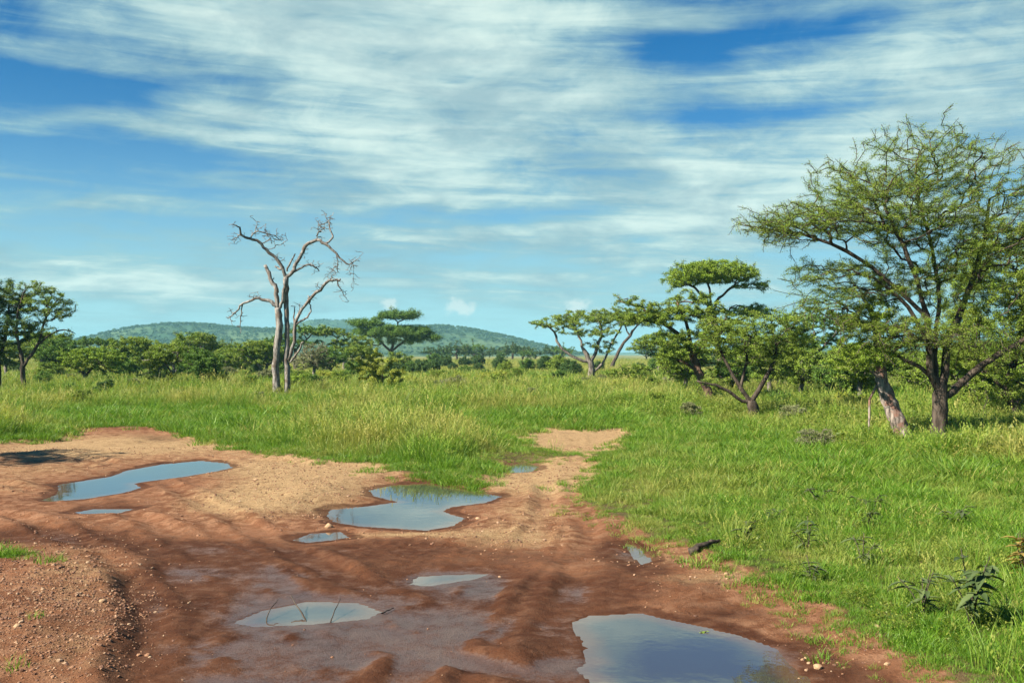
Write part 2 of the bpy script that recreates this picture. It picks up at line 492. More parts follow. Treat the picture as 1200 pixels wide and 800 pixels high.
mid, out = axis(-7.5, 8.5, 0.038, 4200, 1.045)
right = out(8.5, 4200, 0.038); left = -out(7.5, 4200, 0.038)[::-1]
XS = np.concatenate([left, mid, right])
ym = np.arange(4.5, 13, 0.034)
yf = [ym[-1]]; s = 0.034
while yf[-1] < 4500:
    s *= 1.011 if yf[-1] < 45 else 1.05
    yf.append(yf[-1] + s)
YS = np.concatenate([[-60, -40, -25, -15, -9, -5, -2, 0, 1.0, 1.8, 2.4, 2.9, 3.3, 3.6, 3.8, 3.95, 4.1, 4.2, 4.3, 4.4, 4.45], ym, np.array(yf[1:])])
GX, GY = np.meshgrid(XS, YS)
FLD = fields(GX, GY)
GZ = height(GX, GY, FLD)
ny, nx = GX.shape
idx = np.arange(ny * nx).reshape(ny, nx)
Q = np.stack([idx[:-1, :-1], idx[:-1, 1:], idx[1:, 1:], idx[1:, :-1]], -1).reshape(-1, 4)
soil_m = sstep(-0.12, 0.04, FLD['soil'])
shore = sstep(-0.30, 0.0, FLD['sdp'] + 0.22 * fbm(GX, GY, 0.5, 3, 17))
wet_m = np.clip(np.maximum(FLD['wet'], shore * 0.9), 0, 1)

low_ = sstep(0.012, -0.05, GZ) * sstep(0.3, .8, FLD['soil'])
film_m = np.clip(low_ * (0.10 + FLD['wet']) * 0.85 + 0.35 * np.clip(FLD['wet'] - .75, 0, 1), 0, 1) * (GY < 40)
gm, t = new_mat('earth')
geo = t.n('ShaderNodeNewGeometry'); pos = geo.outputs['Position']
A = {}
for a in ('soil', 'wet', 'tan', 'far', 'film'):
    nd = t.n('ShaderNodeAttribute'); nd.attribute_name = a; A[a] = nd.outputs['Fac']
nl = t.noise(pos, 0.9, 5, 0.6); nm = t.noise(pos, 5.0, 6, 0.65, 0.3); nf = t.noise(pos, 38, 5, 0.7); ng = t.noise(pos, 120, 3, 0.7)
vor = t.n('ShaderNodeTexVoronoi'); vor.inputs['Scale'].default_value = 42; t.l(pos, vor.inputs['Vector'])
peb = t.ramp(vor.outputs['Distance'], 0.10, 0.42, 1, 0)
soilc = t.mix(t.ramp(nl, 0.35, 0.65), (0.172, 0.071, 0.033), (0.262, 0.118, 0.058))
soilc = t.mix(t.ramp(nm, 0.40, 0.72), soilc, (0.38, 0.202, 0.112))
tanf = t.m('MULTIPLY', t.ramp(t.m('ADD', A['tan'], t.m('MULTIPLY', t.m('SUBTRACT', nm, 0.5), 1.1)), 0.1, 0.9), 0.92)
soilc = t.mix(tanf, soilc, t.mix(t.ramp(nf, 0.3, 0.7), (0.37, 0.215, 0.10), (0.58, 0.42, 0.215)))
soilc = t.mix(t.m('MULTIPLY', t.m('MULTIPLY', peb, tanf), 0.55), soilc, t.mix(vor.outputs['Color'], (0.30, 0.16, 0.08), (0.62, 0.46, 0.30)))
soilc = t.mix(t.m('MULTIPLY', t.ramp(ng, 0.5, 0.75), 0.35), soilc, (0.12, 0.06, 0.035))
nk = t.noise(pos, 14, 6, 0.7, 0.5)
soilc = t.mix(t.m('MULTIPLY', t.ramp(nk, 0.46, 0.66), 0.50), soilc, t.mix(1.0, soilc, (0.45, 0.40, 0.38), 'MULTIPLY'))
soilc = t.mix(t.m('MULTIPLY', t.ramp(t.noise(pos, 2.6, 6, 0.65, 0.8), 0.50, 0.68), 0.55), soilc, t.mix(1.0, soilc, (0.50, 0.44, 0.42), 'MULTIPLY'))
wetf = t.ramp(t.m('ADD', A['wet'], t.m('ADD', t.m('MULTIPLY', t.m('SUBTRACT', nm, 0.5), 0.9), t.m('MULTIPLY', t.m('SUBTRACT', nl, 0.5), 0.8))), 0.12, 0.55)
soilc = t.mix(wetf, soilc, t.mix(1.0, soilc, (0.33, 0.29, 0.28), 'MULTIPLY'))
grassc = t.mix(t.ramp(t.noise(pos, 0.6, 5, 0.6), 0.35, 0.65), (0.065, 0.070, 0.020), (0.150, 0.105, 0.048))
farc = t.mix(t.ramp(t.noise(pos, 0.025, 6, 0.6), 0.38, 0.62), (0.105, 0.135, 0.030), (0.27, 0.24, 0.085))
farc = t.mix(t.ramp(t.noise(pos, 0.006, 4, 0.6), 0.5, 0.7), farc, (0.075, 0.105, 0.03))
grassc = t.mix(A['far'], grassc, farc)
p = t.n('ShaderNodeBsdfPrincipled')
sheen = t.ramp(t.m('ADD', A['film'], t.m('ADD', t.m('MULTIPLY', t.m('SUBTRACT', nm, 0.5), 1.2), t.m('MULTIPLY', t.m('SUBTRACT', nf, 0.5), 0.9))), 0.42, 1.10)
soilc = t.mix(t.m('MULTIPLY', sheen, 0.42), soilc, (0.110, 0.082, 0.068))  # grey of sky reflected on damp mud, painted into the base colour
rgh = t.m('SUBTRACT', 0.95, t.m('MULTIPLY', t.m('MULTIPLY', sheen, A['soil']), 0.62))
col = t.mix(A['soil'], grassc, soilc); t.l(col, p.inputs['Base Color'])
t.l(rgh, p.inputs['Roughness'])
t.l(t.m('ADD', 0.10, t.m('MULTIPLY', t.m('MULTIPLY', sheen, A['soil']), 0.55)), p.inputs['Specular IOR Level'])
hgt = t.m('ADD', t.m('ADD', t.m('MULTIPLY', nf, 0.6), t.m('MULTIPLY', ng, 0.25)), t.m('MULTIPLY', t.m('MULTIPLY', peb, tanf), 0.5))
bp = t.n('ShaderNodeBump'); bp.inputs['Distance'].default_value = 0.07
t.l(hgt, bp.inputs['Height'])
t.l(t.m('SUBTRACT', 0.9, t.m('MULTIPLY', wetf, 0.45)), bp.inputs['Strength'])
t.l(bp.outputs[0], p.inputs['Normal'])
o_ = t.n('ShaderNodeOutputMaterial'); t.l(p.outputs[0], o_.inputs[0])

gme = mesh_from('ground', np.stack([GX, GY, GZ], -1).reshape(-1, 3), Q, True,
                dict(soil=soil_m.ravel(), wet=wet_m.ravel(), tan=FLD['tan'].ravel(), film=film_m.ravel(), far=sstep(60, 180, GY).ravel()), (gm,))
ground = tag(link('ground', gme), 'red dirt track with wet mud and gravel between green grass', None, None, 'structure')

# water
wm, t = new_mat('puddle_water')
p = t.n('ShaderNodeBsdfPrincipled')
wa = t.n('ShaderNodeAttribute'); wa.attribute_name = 'deep'; wg = t.n('ShaderNodeNewGeometry')
wd = t.ramp(t.m('ADD', wa.outputs['Fac'], t.m('MULTIPLY', t.m('SUBTRACT', t.noise(wg.outputs['Position'], 3.5, 4), 0.5), 0.6)), 0.0, 0.75)
t.l(t.mix(wd, (0.115, 0.066, 0.040), (0.050, 0.046, 0.042)), p.inputs['Base Color'])
p.inputs['Roughness'].default_value = 0.015
p.inputs['IOR'].default_value = 2.6
geo = t.n('ShaderNodeNewGeometry')
b = t.n('ShaderNodeBump'); b.inputs['Strength'].default_value = 0.05; b.inputs['Distance'].default_value = 0.01
t.l(t.noise(geo.outputs['Position'], 7, 2), b.inputs['Height']); t.l(b.outputs[0], p.inputs['Normal'])
o_ = t.n('ShaderNodeOutputMaterial'); t.l(p.outputs[0], o_.inputs[0])
for lb, P in PUD_W:
    c = P.mean(0)
    e = P - c
    ext = np.maximum(np.linalg.norm(e, axis=1, keepdims=True), 1e-3)
    # widened outline: the shore itself is where the mud rises through the water level
    lo = P.min(0) - 0.35; hi = P.max(0) + 0.35
    gx = np.linspace(lo[0], hi[0], max(4, int((hi[0] - lo[0]) / 0.08))); gy = np.linspace(lo[1], hi[1], max(4, int((hi[1] - lo[1]) / 0.08)))
    XX, YY = np.meshgrid(gx, gy)
    sdw = sdf_poly(XX, YY, P).reshape(XX.shape)
    ii = np.arange(XX.size).reshape(XX.shape)
    q = np.stack([ii[:-1, :-1], ii[:-1, 1:], ii[1:, 1:], ii[1:, :-1]], -1).reshape(-1, 4)
    keep = (sdw.ravel()[q] > -0.3).any(1)
    q = q[keep]
    us = np.unique(q); rm = -np.ones(XX.size, int); rm[us] = np.arange(len(us))
    V = np.stack([XX.ravel()[us] - c[0], YY.ravel()[us] - c[1], np.zeros(len(us))], -1)
    tag(link('puddle', mesh_from('puddle', V, rm[q], False, dict(deep=sstep(-.05, .40, sdw.ravel()[us])), (wm,)), None, (c[0], c[1], WATER_Z)), lb, None, None, 'structure')

# ------------------------------------------------------------------ hills
def ridge_mesh(sil, dist, depth_front, depth_back, seed, rough):
    sx = np.array([s_[0] for s_ in sil], float); sy = np.array([s_[1] for s_ in sil], float)
    X0 = (sx - CX) / F * dist; Z0 = (HOR - sy) / F * dist + CAMH
    xs = np.linspace(X0[0], X0[-1], 220); zr = np.interp(xs, X0, Z0)
    ker = np.hanning(9); ker /= ker.sum()
    zr = np.convolve(np.pad(zr, 4, 'edge'), ker, 'valid')
    vs = np.concatenate([np.linspace(-1, 0, 46), np.linspace(0, 1, 20)[1:]])
    XX, VV = np.meshgrid(xs, vs)
    YY = dist + np.where(VV < 0, VV * depth_front, VV * depth_back)
    prof = np.where(VV < 0, 0.5 - 0.5 * np.cos(np.pi * (1 + VV) ** 1.15), 0.5 + 0.5 * np.cos(np.pi * VV))
    persp = np.where(VV < 0, YY / dist, 1)
    ZZ = zr[None, :] * prof * (1 + rough * fbm(XX, YY, 170, 4, seed) * (1 - prof) ** .5 * 2) - 1.0 * (1 - prof)
    return XX, YY, ZZ, xs, zr


hm, t = new_mat('hill_side')
geo = t.n('ShaderNodeNewGeometry'); pos = geo.outputs['Position']
hc = t.mix(t.ramp(t.noise(pos, 0.010, 6, 0.6), 0.35, 0.65), (0.045, 0.088, 0.042), (0.095, 0.140, 0.062))
hc = t.mix(t.ramp(t.noise(pos, 0.06, 4, 0.6), 0.52, 0.62), hc, (0.035, 0.055, 0.022))
p = t.n('ShaderNodeBsdfPrincipled'); t.l(hc, p.inputs['Base Color']); p.inputs['Roughness'].default_value = 1.0; p.inputs['Specular IOR Level'].default_value = 0.0
o_ = t.n('ShaderNodeOutputMaterial'); t.l(p.outputs[0], o_.inputs[0])
HILLS = [
    ([(-60, 418), (20, 414), (70, 410), (110, 402), (140, 394), (170, 387), (205, 382.5), (235, 382), (265, 384), (300, 386), (360, 388), (420, 388), (480, 384), (520, 383), (560, 388), (600, 397), (640, 408), (680, 417)], 1500, 560, 500, 71, .35),
    ([(240, 415), (300, 393), (335, 382), (370, 376), (405, 376), (440, 384), (480, 394), (540, 415)], 2200, 400, 500, 81, .3),
    ([(880, 417), (930, 413), (975, 407), (1010, 409), (1050, 403), (1095, 396), (1140, 400), (1190, 405), (1260, 411), (1330, 417)], 2000, 420, 500, 91, .35),
    ([(560, 417), (640, 414.5), (700, 413.5), (760, 412.5), (830, 412.5), (900, 413), (960, 412.5), (1100, 412), (1300, 415), (1400, 417)], 3300, 300, 500, 95, .2),
]
hill_pts = []
HILL_LABELS = ['wide green hill covered in scattered trees behind the plain', 'distant hill top showing above the long ridge', 'small blue hill behind the big tree', 'low dark ridge along the horizon']
for hi_, (sil, dist, df, db, sd_, rg) in enumerate(HILLS):
    XX, YY, ZZ, xs, zr = ridge_mesh(sil, dist, df, db, sd_, rg)
    a, b_ = XX.shape
    ii = np.arange(a * b_).reshape(a, b_)
    q = np.stack([ii[:-1, :-1], ii[:-1, 1:], ii[1:, 1:], ii[1:, :-1]], -1).reshape(-1, 4)
    tag(link('hill', mesh_from('hill', np.stack([XX, YY, ZZ], -1).reshape(-1, 3), q, True, None, (hm,))), HILL_LABELS[hi_], None, None, 'structure')
    if hi_ < 3:
        n = (11000, 1800, 5000)[hi_]
        r = np.random.default_rng(100 + hi_)
        u = r.uniform(0, b_ - 1.001, n); v = r.uniform(0, 47, n)
        u0 = u.astype(int); v0 = v.astype(int)
        fu, fv = u - u0, v - v0
        P = [(M[v0, u0] * (1 - fu) + M[v0, u0 + 1] * fu) * (1 - fv) + (M[v0 + 1, u0] * (1 - fu) + M[v0 + 1, u0 + 1] * fu) * fv for M in (XX, YY, ZZ)]
        pr = np.clip(0.20 + 0.8 * sstep(22, 42, v) + 0.9 * fbm(P[0], P[1], 110, 4, 7), 0.04, 1)
        keep = (r.uniform(0, 1, n) < pr) & (P[2] > 0.5)
        hill_pts.append(np.stack(P, -1)[keep])
hill_pts = np.concatenate(hill_pts)

# ------------------------------------------------------------------ stuff made of many instances (uncountable growth)
def quads_to_mesh(name, V, Q, tint, mat):
    return mesh_from(name, V, Q, False, dict(tint=tint), (mat,))


def leaf_quads(C, L, W, r, flat=0.55):
    """diamond leaves at centres C"""
    n = len(C)
    a = r.normal(size=(n, 3)); a[:, 2] *= flat; a /= np.linalg.norm(a, axis=1, keepdims=True) + 1e-9
    u = r.normal(size=(n, 3)) * 0.7; u[:, 2] += 1.0
    b = np.cross(a, u); b /= np.linalg.norm(b, axis=1, keepdims=True) + 1e-9
    L = L * r.uniform(.6, 1.35, (n, 1)); W = W * r.uniform(.6, 1.35, (n, 1))
    V = np.stack([C - a * L / 2, C + b * W / 2, C + a * L / 2, C - b * W / 2], 1).reshape(-1, 3)
    return V, np.arange(4 * n).reshape(n, 4)


def clump(name, seed, n, rad, hmin, hmax, wid, bend, mat, seedhead=0.0):
    r = np.random.default_rng(seed)
    VS, QS, T = [], [], []; k = 0
    for i in range(n):
        a = r.uniform(0, 2 * np.pi); rr = rad * math.sqrt(r.uniform())
        base = np.array([rr * math.cos(a), rr * math.sin(a), -0.02])
        h = r.uniform(hmin, hmax) * (1 - 0.35 * rr / rad)
        da = a + r.normal() * 0.9; dirv = np.array([math.cos(da), math.sin(da), 0]); side = np.array([-math.sin(da), math.cos(da), 0])
        sa = r.uniform(0, np.pi); side = np.array([math.cos(sa), math.sin(sa), 0])
        bd = bend * r.uniform(0.3, 1.3) * h
        tt = r.uniform()
        nseg = 3
        for j in range(nseg + 1):
            s_ = j / nseg
            c = base + dirv * bd * s_ * s_ + np.array([0, 0, h * (s_ - 0.22 * s_ * s_ * bend)])
            ww = wid * (1 - s_) ** 0.7 * 0.5 + wid * 0.06
            VS += [c - side * ww, c + side * ww]; T += [tt, tt]
            if j: QS.append((k - 2, k - 1, k + 1, k))
            k += 2
        if r.uniform() < seedhead:
            for q_ in range(5):
                c = base + dirv * bd * (0.8 + .05 * q_) + np.array([0, 0, h * (0.80 + 0.05 * q_)])
                o = r.normal(size=3) * 0.012
                VS += [c + o - side * wid, c + o + (0, 0, .02), c + o + side * wid, c + o - (0, 0, .02)]; T += [1.4] * 4
                QS.append((k, k + 1, k + 2, k + 3)); k += 4
    return quads_to_mesh(name, np.array(VS), np.array(QS), np.array(T), mat)


def herb_clump(name, seed, n, rad, h, L, mat):
    r = np.random.default_rng(seed)
    nst = 9
    C = []
    for i in range(nst):
        a = r.uniform(0, 2 * np.pi); rr = rad * math.sqrt(r.uniform())
        top = np.array([rr * 1.2 * math.cos(a), rr * 1.2 * math.sin(a), h * r.uniform(.55, 1.0)]); bot = np.array([rr * .7 * math.cos(a), rr * .7 * math.sin(a), 0])
        tt = r.uniform(0.05, 1, n // nst)[:, None] ** 0.7
        C.append(bot + (top - bot) * tt + r.normal(size=(n // nst, 3)) * rad * 0.16)
    C = np.concatenate(C)
    V, q = leaf_quads(C, L, L * .45, r, .8)
    return quads_to_mesh(name, V, q, np.repeat(r.uniform(0, 1, len(C)), 4), mat)


def grass_mat(name, green, lush, dryc, trans=0.35):
    m, t = new_mat(name)
    at = t.n('ShaderNodeAttribute'); at.attribute_name = 'tint'
    ai = t.n('ShaderNodeAttribute'); ai.attribute_name = 'dry'; ai.attribute_type = 'INSTANCER'
    oi = t.n('ShaderNodeObjectInfo')
    c = t.mix(at.outputs['Fac'], green, lush)
    d = t.m('ADD', ai.outputs['Fac'], t.m('MULTIPLY', t.m('SUBTRACT', t.m('ADD', oi.outputs['Random'], at.outputs['Fac']), 1.0), 0.45), clamp=True)
    c = t.mix(d, c, dryc)
    p = t.n('ShaderNodeBsdfPrincipled'); t.l(c, p.inputs['Base Color']); p.inputs['Roughness'].default_value = 0.5; p.inputs['Specular IOR Level'].default_value = 0.3
    tr = t.n('ShaderNodeBsdfTranslucent'); t.l(t.mix(1.0, c, (1.2, 1.25, 0.6), 'MULTIPLY'), tr.inputs['Color'])
    mx = t.n('ShaderNodeMixShader'); mx.inputs[0].default_value = trans
    t.l(p.outputs[0], mx.inputs[1]); t.l(tr.outputs[0], mx.inputs[2])
    o = t.n('ShaderNodeOutputMaterial'); t.l(mx.outputs[0], o.inputs[0])
    return m


def scatter(name, label, P, rot, scl, idx_, dry, meshes):
    """one object of instanced growth: points + a geometry-nodes instancer"""
    me = bpy.data.meshes.new(name)
    me.vertices.add(len(P)); me.vertices.foreach_set('co', np.ascontiguousarray(P, np.float32).ravel())
    for an, ty, av in (('rot', 'FLOAT_VECTOR', rot), ('scl', 'FLOAT_VECTOR', scl), ('pick', 'INT', idx_), ('dry', 'FLOAT', dry)):
        at = me.attributes.new(an, ty, 'POINT')
        at.data.foreach_set('vector' if ty == 'FLOAT_VECTOR' else 'value', np.ascontiguousarray(av, np.int32 if ty == 'INT' else np.float32).ravel())
    o = link(name, me)
    tag(o, label, None, None, 'stuff')
    src = bpy.data.collections.new(name + '_pieces')
    for i, m_ in enumerate(meshes):
        src.objects.link(bpy.data.objects.new('%s_piece_%02d' % (name, i), m_))
    ng_ = bpy.data.node_groups.new(name + '_scatter', 'GeometryNodeTree')
    ng_.interface.new_socket('Geometry', in_out='INPUT', socket_type='NodeSocketGeometry')
    ng_.interface.new_socket('Geometry', in_out='OUTPUT', socket_type='NodeSocketGeometry')
    nin = ng_.nodes.new('NodeGroupInput'); nout = ng_.nodes.new('NodeGroupOutput')
    iop = ng_.nodes.new('GeometryNodeInstanceOnPoints'); ci = ng_.nodes.new('GeometryNodeCollectionInfo')
    ci.inputs['Collection'].default_value = src
    ci.inputs['Separate Children'].default_value = True; ci.inputs['Reset Children'].default_value = True
    iop.inputs['Pick Instance'].default_value = True

    def na(nm, ty):
        n_ = ng_.nodes.new('GeometryNodeInputNamedAttribute'); n_.data_type = ty; n_.inputs['Name'].default_value = nm
        return n_.outputs[0]
    L = ng_.links.new
    L(nin.outputs[0], iop.inputs['Points']); L(ci.outputs[0], iop.inputs['Instance'])
    L(na('pick', 'INT'), iop.inputs['Instance Index'])
    e2r = ng_.nodes.new('FunctionNodeEulerToRotation'); L(na('rot', 'FLOAT_VECTOR'), e2r.inputs[0]); L(e2r.outputs[0], iop.inputs['Rotation'])
    L(na('scl', 'FLOAT_VECTOR'), iop.inputs['Scale'])
    L(iop.outputs[0], nout.inputs[0])
    md = o.modifiers.new('scatter', 'NODES'); md.node_group = ng_
    return o


GM = grass_mat('grass_blades', (0.052, 0.140, 0.008), (0.175, 0.320, 0.022), (0.37, 0.345, 0.095))
GH = grass_mat('herb_leaves', (0.085, 0.135, 0.014), (0.215, 0.260, 0.028), (0.31, 0.28, 0.07))
LAWN = [clump('lawn', 200 + i, 46, .15, .05, .20, .009, .8, GM) for i in range(5)]
TALL = [clump('tall', 220 + i, 40, .24, .25, .75, .010, .55, GM, .12) for i in range(5)]
FARG = [clump('fargrass', 240 + i, 34, .55, .3, .8, .034, .5, GM, .1) for i in range(4)]
HERB = [herb_clump('herb', 260 + i, 130, .32, .55, .075, GH) for i in range(4)]

SHORT_ZONE = poly_world([(470, 553), (560, 575), (585, 550), (600, 528), (590, 505), (500, 497), (500, 488), (700, 486), (800, 495), (900, 524), (1010, 540), (1100, 548), (1250, 560), (1500, 640), (1500, 1100), (1040, 830), (700, 640), (640, 590)])
STRIP = poly_world([(40, 500), (80, 484), (200, 481), (330, 484), (350, 500), (330, 515), (250, 512)])


def sample_area(r, y0, y1, dens, margin=2.5):
    n = int(dens * ((y1 - y0) * (0.56 * (y0 + y1) + 2 * margin)))
    y = r.uniform(y0, y1, int(n * 1.3)); hw = 0.53 * y + margin
    x = r.uniform(-1, 1, len(y)) * (0.53 * y1 + margin)
    k = np.abs(x) < hw
    return x[k], y[k]


def grass_field():
    r = np.random.default_rng(77)
    pts = {'lawn': [], 'tall': [], 'far': [], 'herb': []}
    bands = [(5.5, 9, 230), (9, 13, 140), (13, 18, 95), (18, 26, 68), (26, 40, 30), (40, 62, 13), (62, 100, 4.2)]
    for (y0, y1, dn) in bands:
        x, y = sample_area(r, y0, y1, dn)
        f = fields(x, y)
        z = height(x, y, f)
        ins = f['soil'] + 0.10 * r.normal(size=len(x)) - 0.10
        k = ins < -0.02
        # thin sprigs that cross onto the bare soil edge
        k |= (f['soil'] < 0.5) & (r.uniform(size=len(x)) < 0.10)
        lw = blobs(f['px'], f['py'], [(12, 658, 24, 5, .7), (40, 740, 18, 5, .10), (45, 788, 24, 6, .12), (65, 672, 10, 4, .2), (640, 568, 20, 3, .06), (650, 534, 40, 6, .3)])
        k |= (r.uniform(size=len(x)) < lw) & (f['sdp'] < -.1)
        # the middle between the two sandy patches and worn edges
        x, y, z = x[k], y[k], z[k]; f = {q_: v_[k] for q_, v_ in f.items()}
        n = len(x)
        sz = sdf_poly(x, y, SHORT_ZONE) + fbm(x, y, 3, 3, 9); st = sdf_poly(x, y, STRIP) + 0.6 * fbm(x, y, 3, 3, 19)
        short = np.maximum(sz, st)
        edge = sstep(0.0, 2.6, -f['soil'])
        big = fbm(x, y, 7.0, 4, 15)
        tallness = sstep(0.5, -1.5, short) * (0.35 + 0.65 * edge) * np.clip(0.9 + 0.5 * big, .35, 1.3)
        tallness = tallness * np.clip(1.0 + 1.7 * fbm(x, y, 1.8, 3, 37), .22, 1.8) * (1 - .85 * np.clip(blobs(f['px'], f['py'], [(620, 545, 75, 18, 1), (670, 532, 70, 8, 1)]), 0, 1))
        tallness = tallness * (1 - np.clip(blobs(f['px'], f['py'], [(880, 500, 130, 26, .75), (1070, 535, 170, 24, .65), (330, 478, 40, 12, .8)]), 0, .75))
        tallness = tallness * sstep(0.25, 1.6, -f['soil'])
        dry = 0.05 + 0.9 * fbm(x, y, 4.0, 4, 27) + 0.45 * fbm(x, y, 0.9, 3, 29) + 0.13 * tallness + 0.10 * sstep(22, 45, y) - 0.30 * sstep(-.6, .4, st) - 0.2 * sstep(1.2, .1, -f['soil'])
        dry = dry - 0.25 * blobs(f['px'], f['py'], [(650, 495, 150, 8, 1), (760, 560, 90, 30, .6), (470, 545, 90, 14, .6), (1080, 545, 120, 12, .7)])
        dry = dry + blobs(f['px'], f['py'], [(500, 500, 180, 18, .12), (900, 560, 60, 20, .2), (1150, 600, 60, 30, .25)])
        dry = np.clip(dry, 0, 1)
        ishort = r.uniform(size=n) > np.clip(tallness * 1.5, .025 * (f['soil'] < -.3), .95)
        isfar = y > 62
        hz = np.clip(1 + 2.2 * fbm(x, y, 2.2, 3, 47), .1, 1.8) * blobs(f['px'], f['py'], [(1000, 500, 320, 34, .75), (830, 480, 160, 20, .4), (1160, 545, 70, 22, .6), (430, 470, 120, 10, .3), (60, 470, 80, 10, .4)]) * sstep(13, 16, y)
        isherb = (r.uniform(size=n) < hz * 0.55) & (tallness > .10) & ~isfar
        lowherb = (r.uniform(size=n) < .035 * np.clip(1 + 3 * fbm(x, y, 1.2, 2, 49), 0, 3)) & ishort & (f['soil'] < -.15) & (y < 30) & ~isherb
        isherb = isherb | lowherb
        dry = np.where(isherb, np.clip(dry - .22, 0, 1), dry)
        straw = (r.uniform(size=n) < .05) & ishort
        dry = np.where(straw, 0.9, dry)
        for key, mk in (('far', isfar), ('herb', isherb & ~isfar), ('lawn', ishort & ~isherb & ~isfar), ('tall', ~ishort & ~isherb & ~isfar)):
            m_ = mk
            s_ = {'far': 0.6 + 0.5 * np.clip(tallness, .2, 1.2), 'herb': (0.40 + 0.55 * r.uniform(size=n)) * np.where(lowherb, .38, np.clip(.5 + tallness, .55, 1)), 'lawn': (0.75 + 0.6 * edge) * np.clip(y / 17, 0.85, 1.6) * (0.85 + 0.6 * np.clip(big, -.3, .5)) * np.clip(1.0 + 1.3 * fbm(x, y, .8, 3, 39), .70, 1.9) * (1 - .5 * np.clip(blobs(f['px'], f['py'], [(630, 545, 60, 14, 1), (670, 532, 70, 8, 1)]), 0, 1)), 'tall': 0.55 + 0.6 * tallness}[key]
            s_ = s_ * r.uniform(.7, 1.3, n)
            pts[key].append(np.stack([x, y, z, s_, dry], -1)[m_])
    for (y0, y1, dn) in [(100, 170, 1.2), (170, 330, 0.30)]:
        x, y = sample_area(r, y0, y1, dn, 8)
        n = len(x)
        sc_ = (1.2 if y0 < 150 else 2.0) * r.uniform(.7, 1.3, n)
        dry = np.clip(0.62 + 0.5 * fbm(x, y, 30, 4, 27) + r.normal(size=n) * .1, 0, 1)
        pts['far'].append(np.stack([x, y, np.full(n, .05), sc_ * .75, dry], -1))
    for key, nm, lb, ms in (('lawn', 'short_grass', 'short bright green grass along the dirt track', LAWN), ('tall', 'tall_grass', 'tall yellow green grass beyond the track', TALL),
                            ('far', 'far_grass', 'pale grass across the far plain', FARG), ('herb', 'leafy_undergrowth', 'yellow green leafy undergrowth below the acacias', HERB)):
        P = np.concatenate(pts[key]); n = len(P)
        rot = np.stack([r.normal(size=n) * .1, r.normal(size=n) * .1, r.uniform(0, 6.283, n)], -1)
        zs = P[:, 3:4]
        scl = zs * np.stack([r.uniform(.85, 1.2, n), r.uniform(.85, 1.2, n), r.uniform(.8, 1.2, n)], -1)
        scatter(nm, lb, P[:, :3], rot, scl, r.integers(0, len(ms), n), P[:, 4], ms)
        print(nm, n)


grass_field()

# gravel
gvm, t = new_mat('gravel_stone')
oi = t.n('ShaderNodeObjectInfo'); tcn = t.n('ShaderNodeTexCoord')
cr = t.n('ShaderNodeValToRGB'); e = cr.color_ramp.elements
e[0].position = 0; e[0].color = (0.10, 0.048, 0.028, 1); e[1].position = 1; e[1].color = (0.46, 0.32, 0.19, 1)
for pp, cc in ((0.35, (0.21, 0.095, 0.045, 1)), (0.8, (0.33, 0.175, 0.085, 1))):
    q_ = e.new(pp); q_.color = cc
t.l(oi.outputs['Random'], cr.inputs[0])
p = t.n('ShaderNodeBsdfPrincipled'); t.l(t.mix(t.m('MULTIPLY', t.noise(tcn.outputs['Object'], 60, 3), 0.6), cr.outputs[0], (0.16, 0.08, 0.05)), p.inputs['Base Color']); p.inputs['Roughness'].default_value = 0.9
o_ = t.n('ShaderNodeOutputMaterial'); t.l(p.outputs[0], o_.inputs[0])


def stone_mesh(name, seed, size, mat, sub=1):
    import bmesh
    bm = bmesh.new(); bmesh.ops.create_icosphere(bm, subdivisions=sub, radius=size)
    r = np.random.default_rng(seed)
    sx, sy, sz = r.uniform(.8, 1.25), r.uniform(.7, 1.0), r.uniform(.42, .7)
    ax = r.normal(size=(5, 3)); ax /= np.linalg.norm(ax, axis=1, keepdims=True)
    for v in bm.verts:
        c = np.array(v.co)
        for a_ in ax:
            dd = c @ a_ - size * 0.72
            if dd > 0: c = c - a_ * dd * 0.85
        v.co = (c * (sx, sy, sz)) * (1 + r.normal() * .04)
    me = bpy.data.meshes.new(name); bm.to_mesh(me); bm.free()
    me.materials.append(mat)
    return me


def gravel():
    r = np.random.default_rng(88)
    PP = []
    for (y0, y1, dn) in [(6, 9.5, 1100), (9.5, 14, 300), (14, 24, 110)]:
        x, y = sample_area(r, y0, y1, dn, .5)
        f = fields(x, y)
        z = height(x, y, f)
        pr = np.clip(f['tan'] * 0.8 + blobs(f['px'], f['py'], [(60, 720, 80, 60, 2.4), (1000, 750, 80, 30, .25), (380, 575, 60, 25, .5)]), 0.004, 2.2) * np.clip(0.8 + 1.2 * fbm(x, y, .5, 2, 33), .1, 1)
        k = (f['soil'] > -0.1) & (f['sdp'] < -0.05) & (r.uniform(size=len(x)) < pr)
        PP.append(np.stack([x, y, z, np.where(y > 9.5, 1.5, 1.0)], -1)[k])
    P = np.concatenate(PP); n = len(P)
    s_ = np.exp(r.normal(size=n) * .5) * P[:, 3] * .62
    s_ = np.clip(s_, .25, 2.2)
    scatter('gravel', 'loose tan gravel on the dirt track', P[:, :3] + np.array([0, 0, .002]), np.stack([r.normal(size=n) * .3, r.normal(size=n) * .3, r.uniform(0, 6.28, n)], -1),
            np.repeat(s_[:, None], 3, 1), r.integers(0, 6, n), np.zeros(n), [stone_mesh('pebble', 300 + i, .011, gvm) for i in range(6)])
    print('gravel', n)


gravel()

